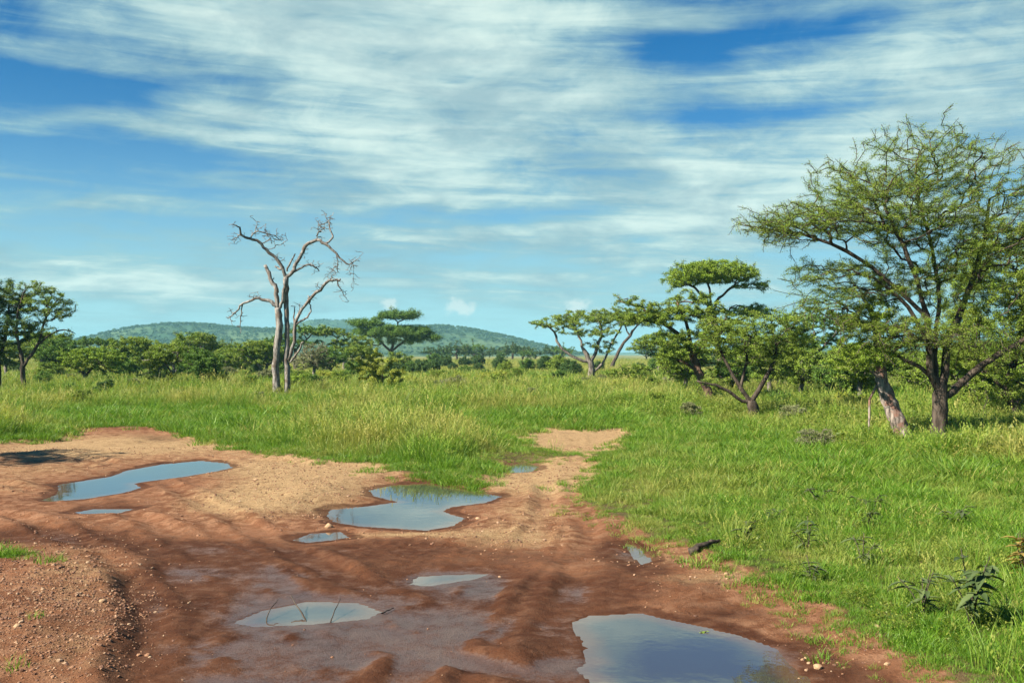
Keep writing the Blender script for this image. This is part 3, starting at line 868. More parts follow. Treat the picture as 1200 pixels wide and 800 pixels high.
# woodland on the hills: far-off tree cover, one mass
def blob_crown(name, seed, mat):
    r = np.random.default_rng(seed)
    n = 90
    d = r.normal(size=(n, 3)); d /= np.linalg.norm(d, axis=1, keepdims=True)
    C = d * np.array([2.6, 2.6, 1.4]) * r.uniform(.55, 1, (n, 1)) + np.array([0, 0, 2.6])
    V, q = leaf_quads(C, 1.5, 1.1, r, .8)
    return quads_to_mesh(name, V, q, np.repeat(r.uniform(0, 1, n), 4), mat)


n = len(hill_pts); r = np.random.default_rng(99)
scatter('hill_woodland', 'scattered dark trees covering the distant hills', hill_pts, np.stack([np.zeros(n), np.zeros(n), r.uniform(0, 6.28, n)], -1),
        np.repeat(r.uniform(.45, 1.15, n)[:, None], 3, 1), r.integers(0, 4, n), np.zeros(n), [blob_crown('crown', 310 + i, LEAF['dark']) for i in range(4)])

# ------------------------------------------------------------------ trees
def tube(P, R, sides, r, rough=0.0):
    P = np.asarray(P, float); n = len(P)
    T = np.gradient(P, axis=0); T /= np.linalg.norm(T, axis=1, keepdims=True) + 1e-9
    ref = np.array([1.0, 0.2, 0.1]) if abs(T[0, 0]) < .8 else np.array([0.1, 1.0, 0.2])
    V = []
    u = np.cross(T[0], ref)
    for i in range(n):
        u = u - T[i] * (u @ T[i]); u /= np.linalg.norm(u) + 1e-9
        v = np.cross(T[i], u)
        a = np.arange(sides) * 2 * np.pi / sides
        rr = R[i] * (1 + rough * r.normal(size=sides))
        V.append(P[i] + np.outer(np.cos(a) * rr, u) + np.outer(np.sin(a) * rr, v))
    V = np.concatenate(V)
    i0 = np.arange(n - 1)[:, None] * sides; k = np.arange(sides)[None, :]; k1 = (k + 1) % sides
    Q = np.stack([i0 + k, i0 + k1, i0 + sides + k1, i0 + sides + k], -1).reshape(-1, 4)
    b = (n - 1) * sides
    cap = [(b + j, b + j + 1, b + j + 2, b) if j + 2 < sides else (b + j, b + j + 1, b, b) for j in range(1, sides - 1, 2)]
    cap = [c for c in cap if len(set(c)) == 4]
    if cap: Q = np.concatenate([Q, np.array(cap)])
    return V, Q


def smooth_line(P, n_per=3):
    P = np.asarray(P, float)
    if len(P) < 3: 
        return np.stack([P[0] + (P[-1] - P[0]) * s_ for s_ in np.linspace(0, 1, n_per + 1)])
    A = np.concatenate([[2 * P[0] - P[1]], P, [2 * P[-1] - P[-2]]])
    o = []
    for i in range(1, len(A) - 2):
        for k in range(n_per):
            s_ = k / n_per
            p0, p1, p2, p3 = A[i - 1], A[i], A[i + 1], A[i + 2]
            o.append(0.5 * (2 * p1 + (p2 - p0) * s_ + (2 * p0 - 5 * p1 + 4 * p2 - p3) * s_ ** 2 + (3 * p1 - p0 - 3 * p2 + p3) * s_ ** 3))
    o.append(P[-1])
    return np.array(o)


MET = np.array([1.0, 1.0, 1.6])


class Tree:
    def __init__(self, base_px, base_py, seed, dist=None):
        self.bpx, self.bpy = base_px, base_py
        self.d = dist or CAMH * F / (base_py - HOR)
        self.k = self.d / F                                  # metres per photo pixel at this distance
        self.r = np.random.default_rng(seed)
        self.N = []; self.par = []; self.w = []; self.kind = []   # nodes

    def loc3(self, px, py, y=0.0):
        return np.array([(px - self.bpx) * self.k, y, (self.bpy - py) * self.k])

    def stem(self, pts, drift=0.15, wob=0.0):
        """pts: (px, py, width px) along one stem or limb; the first point joins the nearest node"""
        r = self.r
        P = [self.loc3(a, b) for a, b, _ in pts]; W = [c for _, _, c in pts]
        par = -1; y0 = 0.0
        if self.N:
            dd = [np.hypot(n_[0] - P[0][0], n_[2] - P[0][2]) for n_ in self.N]
            par = int(np.argmin(dd)); y0 = self.N[par][1]
        ln = sum(np.linalg.norm(P[i + 1] - P[i]) for i in range(len(P) - 1))
        sgn = r.choice([-1, 1]); tgt = sgn * r.uniform(.4, 1.0) * drift * ln
        for i, p_ in enumerate(P): p_[1] = y0 + tgt * (i / max(1, len(P) - 1)) ** 1.2
        S = smooth_line(np.array([np.append(p_, w_) for p_, w_ in zip(P, W)]), 3)
        start = 0
        if par >= 0:
            start = 1
        for i in range(start, len(S)):
            q = S[i, :3] + (r.normal(size=3) * wob * self.k if 0 < i else 0)
            self.N.append(q); self.par.append(par); self.w.append(max(S[i, 3], .3) * self.k / 2); self.kind.append(0)
            par = len(self.N) - 1
        return par

    def pad_points(self, pads, total):
        r = self.r
        subs = []
        for (cx, cy_, rx, rz, yo, wt) in pads:
            if rz < 17: continue
            m = int(2 + rx / 11)
            for _ in range(m):
                a = r.uniform(0, 6.28); q = math.sqrt(r.uniform()) * .75
                subs.append((cx + math.cos(a) * q * rx, cy_ - math.sin(a) * q * rz, rx * r.uniform(.25, .42), max(rz * r.uniform(.14, .24), 1.5), yo + r.uniform(-.6, .6), wt * 2.4 / m ** .4))
        pads = list(pads) + subs
        vol = np.array([p_[2] * p_[3] ** .7 * p_[5] for p_ in pads], float); vol /= vol.sum()
        out_ = []
        for (cx, cy_, rx, rz, yo, wt), v in zip(pads, vol):
            n = max(4, int(total * v))
            d = r.normal(size=(n, 3)); d /= np.linalg.norm(d, axis=1, keepdims=True)
            rad = r.uniform(0, 1, (n, 1)) ** .42
            q = d * rad
            q[:, 2] = np.where(q[:, 2] < 0, q[:, 2] * .75, q[:, 2])
            C = self.loc3(cx, cy_, yo * rx * self.k)
            out_.append(C + q * np.array([rx, rx * .85, rz]) * self.k)
        return np.concatenate(out_)

    def grow(self, pts, bf=0.25, zmin=0.3, kink=0.16):
        N = np.array(self.N); top = max(N[:, 2].max(), pts[:, 2].max())
        ok = [i for i in range(len(N)) if N[i, 2] > zmin * top and self.w[i] < 1e9]
        if not ok: ok = [len(N) - 1]
        path = np.zeros(len(N) + len(pts))
        for i in range(len(N)):
            if self.par[i] >= 0: path[i] = path[self.par[i]] + np.linalg.norm(N[i] - N[self.par[i]])
        best = np.full(len(pts), 1e9); bi = np.zeros(len(pts), int)
        for i in ok:
            c = np.linalg.norm((pts - N[i]) * MET, axis=1) + bf * path[i]
            m = c < best; best[m] = c[m]; bi[m] = i
        alive = np.ones(len(pts), bool)
        for _ in range(len(pts)):
            j = int(np.argmin(np.where(alive, best, 1e9)))
            alive[j] = False
            a = np.array(self.N[bi[j]]); b_ = pts[j]; L = np.linalg.norm(b_ - a)
            par = int(bi[j]); pl = path[par] if par < len(path) else 0
            if L > 0.12:
                nk = 1 if L < 1.0 else 3
                for q in range(nk):
                    s_ = (q + 1) / (nk + 1)
                    mid_ = a + (b_ - a) * s_ + self.r.normal(size=3) * L * kink * .38 / nk ** .4 + np.array([0, 0, L * .05])
                    self.N.append(mid_); self.par.append(par); self.w.append(0); self.kind.append(1); par = len(self.N) - 1
            self.N.append(b_); self.par.append(par); self.w.append(0); self.kind.append(1)
            ni = len(self.N) - 1
            if ni >= len(path): path = np.append(path, np.zeros(len(pts) * 4))
            path[ni] = pl + L
            c = np.linalg.norm((pts - b_) * MET, axis=1) + bf * path[ni]
            m = alive & (c < best); best[m] = c[m]; bi[m] = ni

    def spikes(self, n, length, up=.08):
        """bare outer twigs poking out of the crown"""
        N = np.array(self.N); haskid = np.zeros(len(N), bool)
        for p_ in self.par:
            if p_ >= 0: haskid[p_] = True
        ids = [i for i in range(len(N)) if self.kind[i] == 1 and not haskid[i]]
        c = N[ids].mean(0); ext = N[ids].std(0) + .05
        e = np.linalg.norm((N[ids] - c) / ext, axis=1)
        order = np.argsort(-e)[:n * 2]
        for j in self.r.choice(order, min(n, len(order)), replace=False):
            i = ids[j]; d = (N[i] - c) / np.linalg.norm(N[i] - c) * .6 + self.r.normal(size=3) * .45 + np.array([0, 0, up])
            d /= np.linalg.norm(d); p_ = N[i]; par = i
            L = length * self.r.uniform(.5, 1.3)
            for k in range(4):
                p_ = p_ + (d + self.r.normal(size=3) * .35) * L / 4
                self.N.append(p_); self.par.append(par); self.w.append(0); self.kind.append(2); par = len(self.N) - 1
                if k in (1, 2):
                    self.N.append(p_ + (d + self.r.normal(size=3) * .8) * L / 4); self.par.append(par); self.w.append(0); self.kind.append(2)

    def radii(self, tip, e=2.55):
        n = len(self.N); acc = np.zeros(n); kids = [[] for _ in range(n)]
        for i in range(n):
            if self.par[i] >= 0: kids[self.par[i]].append(i)
        R = np.zeros(n)
        for i in range(n - 1, -1, -1):
            s_ = sum(R[c] ** e for c in kids[i])
            R[i] = max(s_ ** (1 / e) if kids[i] else tip, tip, self.w[i])
            if self.kind[i] == 0 and self.w[i] > 0:
                R[i] = max(self.w[i], min(R[i], self.w[i] * 1.25))
        self.R, self.kids = R, kids

    def wood(self, rough=0.05, root_flare=True):
        R, kids, N = self.R, self.kids, np.array(self.N)
        VS, QS = [], []; off = 0
        starts = [(i, -1) for i in range(len(N)) if self.par[i] < 0]
        while starts:
            i, pr = starts.pop()
            chain = [i]; 
            while kids[chain[-1]]:
                ks = kids[chain[-1]]
                m = max(ks, key=lambda c: (self.kind[c] == 0, R[c]))
                for c in ks:
                    if c != m: starts.append((c, chain[-1]))
                chain.append(m)
            P = N[chain]; rr = R[chain].copy()
            if pr >= 0:
                P = np.concatenate([[N[pr]], P]); rr = np.concatenate([[min(R[pr], rr[0] * 1.25)], rr])
            elif root_flare:
                hgt = P[:, 2]; rr = rr * (1 + 0.5 * np.exp(-np.maximum(hgt, 0) / (rr[0] * 1.6)))
                P[0, 2] -= 0.12
            if len(P) < 2: continue
            big = rr[0] / self.k
            sides = 10 if big > 4 else (7 if big > 1.6 else (5 if big > .7 else 3))
            V, q = tube(P, rr, sides, self.r, rough if big > 1.2 else 0)
            VS.append(V); QS.append(q + off); off += len(V)
        return np.concatenate(VS), np.concatenate(QS)

    def leaves(self, count, size, aspect=.45, thr=None, sig=0.06, tipbias=1.0, flat=.6):
        N = np.array(self.N); R = self.R
        thr = thr or np.percentile(R, 85)
        ids = np.array([i for i in range(len(N)) if self.par[i] >= 0 and self.kind[i] >= 1 and R[i] <= thr])
        seg = np.linalg.norm(N[ids] - N[np.array(self.par)[ids]], axis=1)
        wt = np.minimum(seg, np.percentile(seg, 85)) * np.where(np.array(self.kind)[ids] == 2, .35, 1); wt /= wt.sum()
        e = self.r.choice(len(ids), count, p=wt)
        a = N[np.array(self.par)[ids[e]]]; b_ = N[ids[e]]
        # tufts: leaves gather at a few places along each twig
        nt = 3
        tf = (np.floor(self.r.uniform(0, nt, count)) + .5 + self.r.normal(size=count) * .22) / nt
        C = a + (b_ - a) * np.clip(tf, 0, 1.06)[:, None] + self.r.normal(size=(count, 3)) * sig * np.array([1, 1, .7])
        V, q = leaf_quads(C, size, size * aspect, self.r, flat)
        base = (e * 2654435761 % 1000) / 1000.0
        tint = np.clip(0.5 * base + 0.5 * self.r.uniform(0, 1, count), 0, 1)
        return V, q, np.repeat(tint, 4)


def make_tree(name, label, cat, base, stems, pads, n_pts, n_leaf, leaf, bark, leaf_px=1.6, seed=1, dist=None, tip_px=.28, bf=.25, zmin=.3, sig_px=2.0, group=None, drift=.15, aspect=.5, wob=.5, kink=.16, part='trunk', flat=.6, spk=26, spl=5, pads2=None, thr=None):
    T = Tree(base[0], base[1], seed, dist)
    for s_ in stems: T.stem(s_, drift, wob)
    T.grow(T.pad_points(pads, n_pts), bf, zmin, kink)
    if part == 'trunk': T.spikes(spk, spl * T.k)
    T.radii(tip_px * .66 * T.k)
    x = (base[0] - CX) / F * T.d
    gz = ground_z(x, T.d) if T.d < 80 else 0.05
    root = thing(name, (x, T.d, gz - .02), label, cat, group)
    V, q = T.wood()
    link(part, mesh_from(name + '_' + part, V, q, True, None, (BARK[bark],)), root)
    V, q, ti = T.leaves(int(n_leaf * 2.4), leaf_px * .80 * T.k, aspect, thr, sig_px * .72 * T.k, flat=flat)
    link('crown' if part == 'trunk' else 'foliage', mesh_from(name + '_crown', V, q, False, dict(tint=ti), (LEAF[leaf],)), root)
    return root, T


# ---- the big acacia on the right
make_tree('acacia_tree', 'biggest spreading acacia on the right with several dark stems from one base', 'tree', (1099, 528),
          [[(1099, 530, 19), (1101, 505, 17), (1103, 480, 17), (1104, 458, 16)],
           [(1103, 460, 9), (1093, 440, 8), (1088, 405, 7), (1084, 372, 6), (1070, 330, 5), (1052, 290, 4), (1030, 250, 3)],
           [(1103, 458, 6), (1101, 430, 5), (1103, 395, 4.5), (1110, 350, 4), (1105, 290, 3.5), (1090, 230, 3)],
           [(1105, 458, 11), (1111, 435, 10), (1116, 400, 9), (1131, 372, 8), (1150, 325, 6), (1165, 280, 5), (1175, 230, 3)],
           [(1110, 468, 9), (1122, 455, 9), (1142, 436, 8), (1168, 416, 7), (1195, 400, 6), (1225, 370, 4)],
           [(1098, 448, 6), (1080, 432, 5), (1062, 422, 4), (1045, 415, 3)],
           [(1085, 375, 5), (1050, 340, 5), (1010, 305, 4), (960, 280, 3), (915, 268, 2), (875, 262, 1.2)],
           [(1088, 405, 5), (1062, 362, 4), (1030, 335, 3.5), (995, 322, 2)]],
          [(1050, 250, 120, 48, 0, 1.3), (945, 268, 70, 32, 0, .9), (1020, 215, 75, 28, .3, .8), (1090, 190, 100, 42, 0, .5), (1160, 265, 85, 70, -.2, .9), (1090, 330, 100, 45, .3, .5),
           (1085, 392, 85, 24, -.3, .7), (893, 268, 30, 20, 0, .3), (1005, 335, 70, 34, .2, .6), (1150, 400, 60, 22, .3, .5), (965, 322, 48, 24, 0, .6), (990, 355, 50, 30, .3, .6), (1015, 385, 45, 24, -.3, .5), (1040, 400, 55, 26, .4, .5), (1100, 290, 110, 50, 0, .5)],
          5600, 185000, 'olive', 'brown', 1.7, 3, tip_px=.42, bf=.36, spk=420, spl=24, zmin=.32, sig_px=2.8, thr=None, kink=.22)
# ---- second tree at the right edge
make_tree('acacia_tree', 'leafy acacia cut by the right edge of the photo, lower than its big neighbour', 'tree', (1196, 505),
          [[(1196, 507, 16), (1190, 480, 14), (1180, 455, 12)], [(1180, 457, 9), (1160, 435, 7), (1140, 412, 5), (1125, 380, 3)], [(1181, 456, 9), (1195, 420, 8), (1205, 370, 6), (1200, 320, 4)], [(1190, 478, 8), (1215, 450, 7), (1240, 410, 5)]],
          [(1195, 320, 85, 60, 0, 1), (1155, 345, 70, 50, -.3, .8), (1165, 400, 75, 50, -.2, 1), (1230, 370, 70, 70, 0, .8), (1130, 370, 45, 35, 0, .5), (1180, 450, 50, 25, -.3, .4)],
          2300, 75000, 'olive', 'brown', 2.3, 4, tip_px=.4, bf=.45, spk=60, spl=20, zmin=.3, sig_px=3.0, kink=.22)
# ---- leaning grey trunk
make_tree('leaning_acacia', 'old acacia with a thick grey mottled trunk leaning left beside the biggest tree', 'tree', (1062, 526),
          [[(1063, 528, 17), (1057, 508, 17), (1050, 488, 18), (1044, 470, 18), (1038, 450, 15), (1036, 428, 11), (1035, 400, 10), (1031, 370, 7), (1018, 345, 3)],
           [(1041, 462, 9), (1034, 448, 8), (1031, 440, 5)], [(1036, 448, 6), (1020, 430, 4), (1000, 420, 3)], [(1036, 430, 5), (1055, 410, 4), (1075, 400, 2)],
           [(1032, 452, 3), (1022, 470, 3), (1020, 490, 2.5), (1021, 512, 2)]],
          [(1020, 375, 50, 25, 0, 1), (1005, 420, 40, 24, -.4, .9), (1060, 395, 40, 25, .2, .7), (1040, 345, 35, 20, 0, .5)], 420, 15000, 'bright', 'mottled', 2.4, 5, tip_px=.4, zmin=.45, sig_px=2.6)
# ---- V shaped tree
make_tree('forked_acacia', 'small acacia forking low into a V of two dark stems above one base', 'tree', (882, 493),
          [[(884, 494, 11), (882, 478, 10), (879, 470, 9)], [(880, 472, 5.5), (868, 455, 4.6), (856, 435, 4), (846, 415, 3), (838, 395, 2)], [(880, 472, 6.5), (890, 455, 5.6), (901, 438, 5), (908, 425, 4), (912, 405, 2.5), (905, 385, 1.6)],
           [(876, 474, 4), (858, 462, 4), (838, 452, 3), (815, 447, 2)], [(868, 455, 3), (875, 425, 3), (880, 395, 2)]],
          [(855, 395, 46, 30, 0, 1), (905, 385, 44, 26, 0, 1), (882, 412, 50, 24, .2, .7), (930, 400, 32, 24, 0, .7), (838, 445, 24, 12, 0, .2), (925, 436, 22, 16, 0, .25)], 900, 17000, 'olive', 'brown', 2.3, 6, tip_px=.4, zmin=.3, sig_px=2.6)
# ---- spreading acacia with red trunk
make_tree('spreading_acacia', 'spreading acacia with a pale foot and reddish trunk leaning left, branches reaching left', 'tree', (832, 477),
          [[(833, 479, 8), (831, 462, 8), (826, 450, 8), (820, 436, 9), (814, 420, 8), (810, 405, 7)], [(812, 410, 5), (800, 395, 5), (780, 380, 4), (755, 362, 3), (725, 352, 1.5)],
           [(810, 405, 5), (808, 385, 4), (800, 365, 3), (795, 350, 2)], [(814, 420, 4), (830, 400, 4), (845, 385, 3), (855, 370, 2)], [(820, 436, 4), (800, 425, 3), (780, 415, 2)]],
          [(770, 372, 48, 18, 0, 1.1), (738, 354, 22, 8, 0, .5), (815, 362, 40, 22, .2, 1), (845, 388, 38, 22, 0, .9), (795, 405, 40, 20, -.2, .7), (850, 425, 30, 16, .2, .35), (785, 422, 24, 14, 0, .5), (845, 405, 45, 18, -.3, .7)],
          1000, 34000, 'olive', 'red', 2.2, 7, tip_px=.4, zmin=.35, sig_px=2.2)
# ---- umbrella behind
make_tree('umbrella_acacia', 'tall umbrella acacia with one neat bright flat crown above its neighbours', 'tree', (850, 455),
          [[(848, 457, 7), (845, 430, 7), (842, 400, 6.5), (840, 378, 6), (836, 362, 5)], [(837, 366, 4), (828, 350, 3.5), (815, 338, 2.5), (795, 330, 1.5)], [(838, 366, 4), (846, 350, 3.5), (860, 338, 2.5), (880, 332, 1.5)], [(836, 360, 3), (836, 345, 2.5), (832, 328, 2)], [(844, 392, 3), (865, 378, 2.5), (885, 368, 1.5)]],
          [(838, 322, 54, 15, 0, 1.6), (800, 332, 28, 9, 0, .5), (880, 335, 22, 8, 0, .4), (880, 366, 30, 10, .2, .5)], 1000, 38000, 'bright', 'brown', 1.9, 8, tip_px=.33, zmin=.6, sig_px=2.0, spk=60, spl=9, bf=.3)
# ---- pale trunked umbrella in the middle right
make_tree('umbrella_acacia', 'flat topped acacia with whitish stems standing alone at the left of the right hand group', 'tree', (693, 449),
          [[(694, 450, 7), (693, 438, 6.5), (691, 425, 6), (684, 412, 5)], [(690, 425, 4), (670, 418, 3), (655, 405, 3), (650, 390, 2.5), (640, 380, 1.5)], [(692, 426, 4), (700, 408, 4), (705, 390, 3), (702, 375, 2)], [(684, 412, 3), (678, 395, 2.5), (672, 380, 2)], [(693, 438, 4), (706, 425, 3), (716, 405, 2.5), (728, 385, 2)]],
          [(655, 380, 38, 8, 0, 1), (690, 372, 45, 9, .2, 1.2), (722, 378, 28, 9, 0, .8), (690, 390, 40, 8, -.2, .5), (705, 408, 25, 12, 0, .35)], 560, 13000, 'olive', 'grey', 1.9, 9, tip_px=.35, zmin=.45, sig_px=1.6, bf=.3)
make_tree('umbrella_acacia', 'slanting flat topped acacia behind the whitish stemmed one, trunk leaning right', 'tree', (716, 432),
          [[(716, 434, 4), (722, 418, 4), (732, 402, 3.5), (742, 388, 3)], [(740, 390, 2), (752, 378, 1.5), (765, 370, 1)], [(738, 394, 2), (732, 378, 1.5), (722, 370, 1)]],
          [(745, 372, 34, 8, 0, 1), (722, 366, 20, 6, 0, .5), (765, 376, 18, 7, 0, .4)], 240, 6000, 'olive', 'brown', 1.8, 10, tip_px=.35, zmin=.6, sig_px=1.4, bf=.3)
# ---- tree right of the middle group
make_tree('acacia_tree', 'grey green acacia standing between the V shaped tree and the biggest acacia', 'tree', (963, 458),
          [[(963, 460, 5), (962, 440, 5), (960, 420, 4.5), (955, 400, 4)], [(960, 415, 3), (975, 398, 2.5), (988, 385, 1.5)], [(958, 405, 3), (940, 392, 2), (925, 385, 1.2)]],
          [(950, 375, 42, 14, 0, 1), (985, 385, 24, 14, 0, .7), (955, 398, 50, 16, .2, .8), (935, 405, 34, 20, 0, .6)], 620, 19000, 'deep', 'grey', 1.9, 12, tip_px=.38, zmin=.5, sig_px=1.7)

# ---- left side
make_tree('bushy_tree', 'dark dense tree cut by the left edge of the photo', 'tree', (-4, 464),
          [[(-4, 466, 7), (-3, 445, 7), (-5, 425, 6)], [(-5, 427, 4), (-20, 395, 4), (-30, 360, 2)], [(-5, 426, 4), (5, 395, 4), (10, 360, 2)]],
          [(-10, 350, 40, 32, 0, 1), (5, 385, 38, 30, 0, 1), (-30, 395, 40, 35, 0, .8), (-5, 425, 25, 14, 0, .25)], 520, 19000, 'dark', 'brown', 2.3, 13, zmin=.3, sig_px=2.4)
make_tree('acacia_tree', 'open crowned tree near the left edge with a fork low on its thin dark trunk', 'tree', (29, 464),
          [[(29, 466, 5.5), (28, 450, 5), (28, 432, 5), (27, 415, 4)], [(28, 432, 3.5), (38, 418, 3), (46, 405, 3), (58, 395, 2.2), (75, 388, 1.5), (88, 392, .8)], [(27, 416, 3), (24, 395, 3), (26, 370, 2), (34, 345, 1.2)], [(46, 405, 2.2), (52, 380, 2), (60, 358, 1.4), (72, 345, .8)]],
          [(40, 352, 34, 22, 0, 1), (62, 365, 26, 20, 0, .8), (30, 385, 30, 20, 0, .8), (70, 392, 18, 8, 0, .3), (15, 350, 20, 22, 0, .6)], 620, 10000, 'olive', 'brown', 2.1, 14, tip_px=.4, zmin=.45, sig_px=2.0, kink=.22)
make_tree('acacia_tree', 'rounded yellow green acacia left of the white trunked tree', 'tree', (102, 452),
          [[(103, 454, 5), (100, 444, 4.5), (96, 436, 4)], [(98, 440, 3), (85, 428, 2.5), (80, 420, 1.5)], [(99, 442, 3), (110, 430, 2.5), (125, 422, 1.5)], [(97, 437, 2.5), (103, 424, 2)]],
          [(110, 420, 42, 12, 0, 1.2), (115, 412, 28, 7, 0, .5), (90, 430, 22, 9, 0, .4), (125, 432, 24, 10, 0, .5)], 420, 14000, 'bright', 'brown', 2.0, 15, zmin=.4, sig_px=1.6, bf=.3)
make_tree('umbrella_acacia', 'dark flat topped acacia just behind the rounded yellow green one', 'tree', (112, 436),
          [[(112, 438, 4), (113, 420, 3.5), (112, 410, 3)], [(112, 412, 2.4), (124, 405, 1.4)], [(112, 412, 2.4), (100, 405, 1.4)]],
          [(112, 401, 26, 5, 0, 1), (128, 406, 12, 4, 0, .4), (98, 405, 10, 4, 0, .3)], 200, 5500, 'deep', 'brown', 1.8, 16, zmin=.6, sig_px=1.1, bf=.3)
make_tree('acacia_tree', 'small tree with a whitish trunk in the left tree line', 'tree', (202, 461),
          [[(203, 463, 4.5), (202, 448, 4.2), (203, 435, 4), (201, 425, 3)], [(202, 440, 2), (192, 425, 2), (182, 418, 1.2)], [(202, 430, 2), (212, 418, 1.6), (222, 412, 1)]],
          [(200, 415, 30, 13, 0, 1), (178, 425, 22, 12, 0, .6), (220, 422, 18, 14, 0, .5), (190, 440, 24, 10, 0, .35)], 360, 10500, 'olive', 'pale', 2.1, 17, tip_px=.38, zmin=.5, sig_px=2.0)
make_tree('bushy_tree', 'dense dark green tree right beside the white trunked tree', 'tree', (240, 462),
          [[(238, 464, 3), (236, 445, 3), (232, 425, 2)], [(241, 463, 3), (244, 445, 2.5), (250, 430, 1.5)], [(242, 463, 2.6), (255, 450, 2)]],
          [(240, 428, 24, 16, 0, 1), (232, 418, 16, 10, 0, .5), (254, 448, 15, 15, 0, .7), (238, 448, 18, 14, 0, .5)], 330, 11000, 'deep', 'brown', 2.1, 18, zmin=.25, sig_px=2.0)
make_tree('umbrella_acacia', 'layered umbrella acacia with a small cap of foliage on top in front of the hill', 'tree', (458, 431),
          [[(458, 433, 5), (459, 420, 4.6), (458, 412, 4)], [(458, 413, 3), (448, 402, 2.5), (435, 392, 1.8), (420, 384, 1)], [(458, 413, 3), (470, 402, 2.5), (485, 392, 1.8), (505, 390, 1)], [(458, 412, 3), (462, 395, 2.5), (466, 378, 2)], [(449, 404, 2), (432, 405, 1.4), (415, 400, .8)]],
          [(467, 370, 28, 6, 0, 1), (432, 379, 24, 6, 0, .8), (462, 389, 50, 8, .1, 1.6), (497, 395, 22, 6, 0, .8), (470, 400, 34, 5, 0, .3)], 800, 32000, 'deep', 'brown', 1.8, 19, zmin=.45, sig_px=2.6, bf=.3)
make_tree('umbrella_acacia', 'dark umbrella acacia partly hidden behind the dead tree', 'tree', (345, 436),
          [[(345, 438, 4), (346, 420, 3.6), (346, 408, 3)], [(346, 410, 2.4), (332, 400, 1.6)], [(346, 410, 2.4), (360, 398, 1.6)]],
          [(332, 398, 22, 8, 0, 1), (365, 388, 30, 7, 0, 1), (350, 402, 30, 6, 0, .5)], 260, 9000, 'deep', 'brown', 1.8, 20, zmin=.6, sig_px=1.2, bf=.3)
make_tree('umbrella_acacia', 'flat topped acacia between the dead tree and the layered umbrella acacia', 'tree', (404, 436),
          [[(404, 438, 4), (404, 424, 3.6), (402, 412, 3)], [(402, 414, 2.4), (390, 402, 1.6)], [(403, 414, 2.4), (416, 402, 1.6)]],
          [(388, 390, 26, 6, 0, 1), (410, 402, 28, 11, 0, 1), (395, 408, 24, 8, 0, .5), (425, 410, 16, 8, 0, .4)], 300, 9500, 'olive', 'grey', 1.8, 21, zmin=.5, sig_px=1.3, bf=.3)
make_tree('twiggy_tree', 'grey twiggy half bare tree right behind the dead tree', 'tree', (369, 449),
          [[(369, 451, 3.5), (368, 436, 3), (366, 420, 2.5)], [(368, 436, 2), (378, 420, 1.4)], [(367, 430, 2), (357, 415, 1.2)]],
          [(367, 418, 18, 16, 0, 1), (378, 425, 12, 14, 0, .5), (356, 425, 12, 12, 0, .5)], 330, 3200, 'grey', 'grey', 1.8, 22, tip_px=.42, zmin=.3, sig_px=1.8)

# ---- a tree standing left of the frame, whose shade falls on the track at the left edge
_sh, _ = make_tree('shade_acacia', 'flat crowned acacia outside the left edge shading the far track', 'tree', (600, 800),
          [[(600, 802, 40), (590, 500, 34), (600, 0, 30), (590, -300, 26)], [(592, -250, 20), (450, -450, 12), (250, -560, 6)], [(592, -250, 20), (700, -450, 12), (900, -560, 6)]],
          [(600, -600, 470, 70, 0, 1), (450, -520, 200, 50, -.3, .4), (800, -540, 180, 50, .3, .4)], 420, 13000, 'olive', 'brown', 14, 31, zmin=.6, sig_px=16, spl=60, tip_px=2)
_sh.location = (-16.6, 18.2, 0.05); _sh.scale = (.72,) * 3; _sh.rotation_euler = (0, 0, 2.0)

